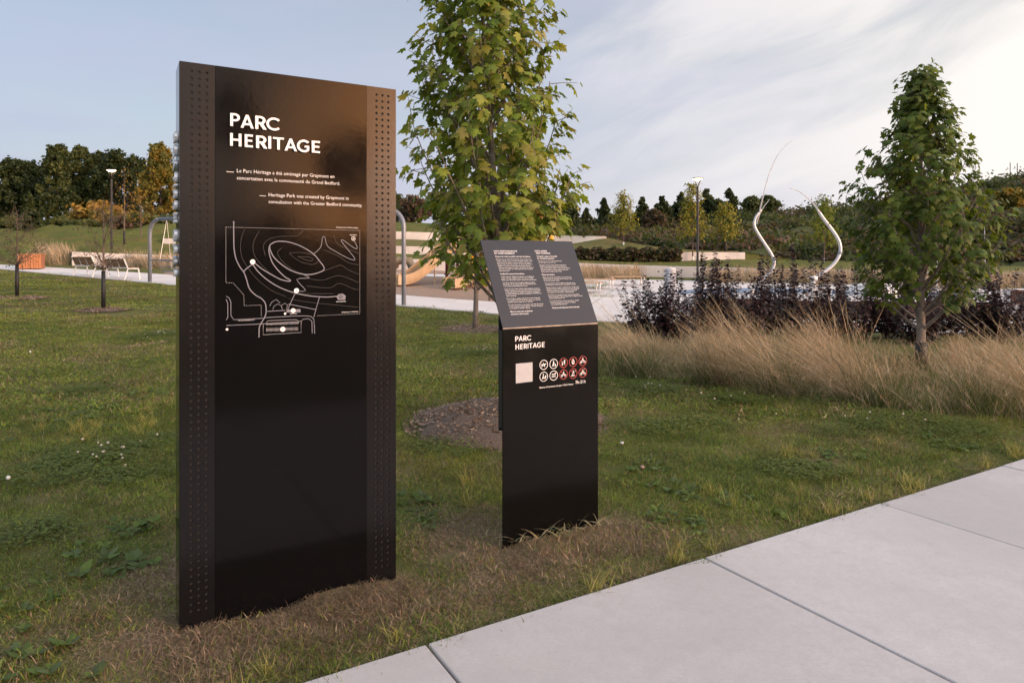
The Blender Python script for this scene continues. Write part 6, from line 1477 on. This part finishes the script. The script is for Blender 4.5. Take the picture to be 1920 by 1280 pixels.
# wilted pulled weeds at the lectern's foot
rr = np.random.default_rng(5); root = empty('wilted_weeds', (LECT_O.x, LECT_O.y, 0), LECT_A); parts = []
n = 46; b = np.stack([rr.uniform(.04, LW + .04, n), -np.abs(rr.normal(.05, .035, n)), np.full(n, .03)], 1); a = rr.normal(0, 1.0, n) + (rr.uniform(size=n) < .5) * math.pi
c = np.array([(.20, .21, .13), (.30, .27, .17), (.16, .19, .10)])[rr.integers(0, 3, n)]
v, t, cc, _ = stems(b, rr.uniform(.06, .17, n), np.stack([np.cos(a), np.sin(a) * .4], 1), rr.uniform(.9, 1.3, n), rr.uniform(.006, .016, n), c, rr, seg=4, curl=.4); link('leaves', np_mesh('wilted', v, t, cc), M_straw, root)
tag(root, 'pulled wilted weeds lying along the foot of the lectern sign', 'weeds')
# dandelion seed heads and pale stones
for k, (px, py, r0, lab) in enumerate([(14, 918, .013, 'white dandelion seed head at the left edge of the lawn'), (56, 669, .014, 'small white seed head far left on the lawn')]):
    b = hit(px, py); root = empty('dandelion', b); mb = MB(); mb.tube([(0, 0, 0), (.005, 0, .07)], .002, 5); mb.build('stem', M_twig, root)
    bm2 = bmesh.new(); bmesh.ops.create_icosphere(bm2, subdivisions=2, radius=r0); mb = MB(); bm2.verts.ensure_lookup_table(); mb.add([v.co + Vector((.005, 0, .08)) for v in bm2.verts], [[v.index for v in f.verts] for f in bm2.faces]); bm2.free(); mb.build('seed_head', M_white, root); tag(root, lab, 'dandelion')
for k, (px, py, lab) in enumerate([(1166, 837, 'small pale stone on the lawn right of the lectern'), (1204, 883, 'small pinkish stone on the lawn below the pale one')]):
    b = hit(px, py); mb = MB(); mb.lathe([(.008, -.005), (.017, .004), (.015, .012), (.005, .016)], b + Vector((0, 0, .025)), 7); tag(mb.build('stone', M_sticker if k == 0 else pm('pink_stone', (.34, .22, .18), .8), None, True), lab, 'stone')

# ------------------------------------------------------------------ across the road behind the viewer: what the glossy panel mirrors
nS = Vector((math.sin(SIGN_A), -math.cos(SIGN_A), 0))
def mirrored(px, Y):
    p = Vector(((px - 960) / 1280 * Y, Y, 0)); return p - nS * 2 * (p - Vector((SIGN_O.x, SIGN_O.y, 0))).dot(nS)
for k, (px, Y, H, W, lab) in enumerate([(330, 60, 4.6, 3.6, 'first'), (400, 64, 4.2, 3.4, 'second'), (470, 60, 4.8, 3.2, 'third'), (530, 62, 5.6, 2.4, 'fourth'), (590, 66, 4.0, 3.4, 'fifth'), (660, 64, 3.9, 3.6, 'sixth'), (740, 66, 4.1, 3.6, 'seventh'), (830, 68, 4.4, 3.8, 'eighth'), (930, 70, 4.0, 4.2, 'ninth')]):
    b = mirrored(px, Y); b.z = gz(b.x, b.y) - .2
    cloud_tree('roadside_tree', b, H, W, DG, 500 + k, 'dark tree across the road behind the viewer, %s from the left in the panel reflection' % lab, 'trees across the road', n=2200, q=.36, skirt=.02)
for k, (px, Y, H, W, lab) in enumerate([(662, 24, 6.0, 1.35, 'young street tree behind the viewer, a dark block in the right of the panel reflection'), (520, 30, 3.9, .55, 'slim street tree behind the viewer, dim in the middle of the panel reflection'), (437, 30, 9.6, 1.0, 'tall slim tree behind the viewer, dim at the top left of the panel reflection')]):
    b = mirrored(px, Y); cloud_tree('street_tree', b, H, W, DG, 520 + k, lab, 'street trees behind the viewer', n=4200, q=.26, skirt=.62 if k != 2 else .7)
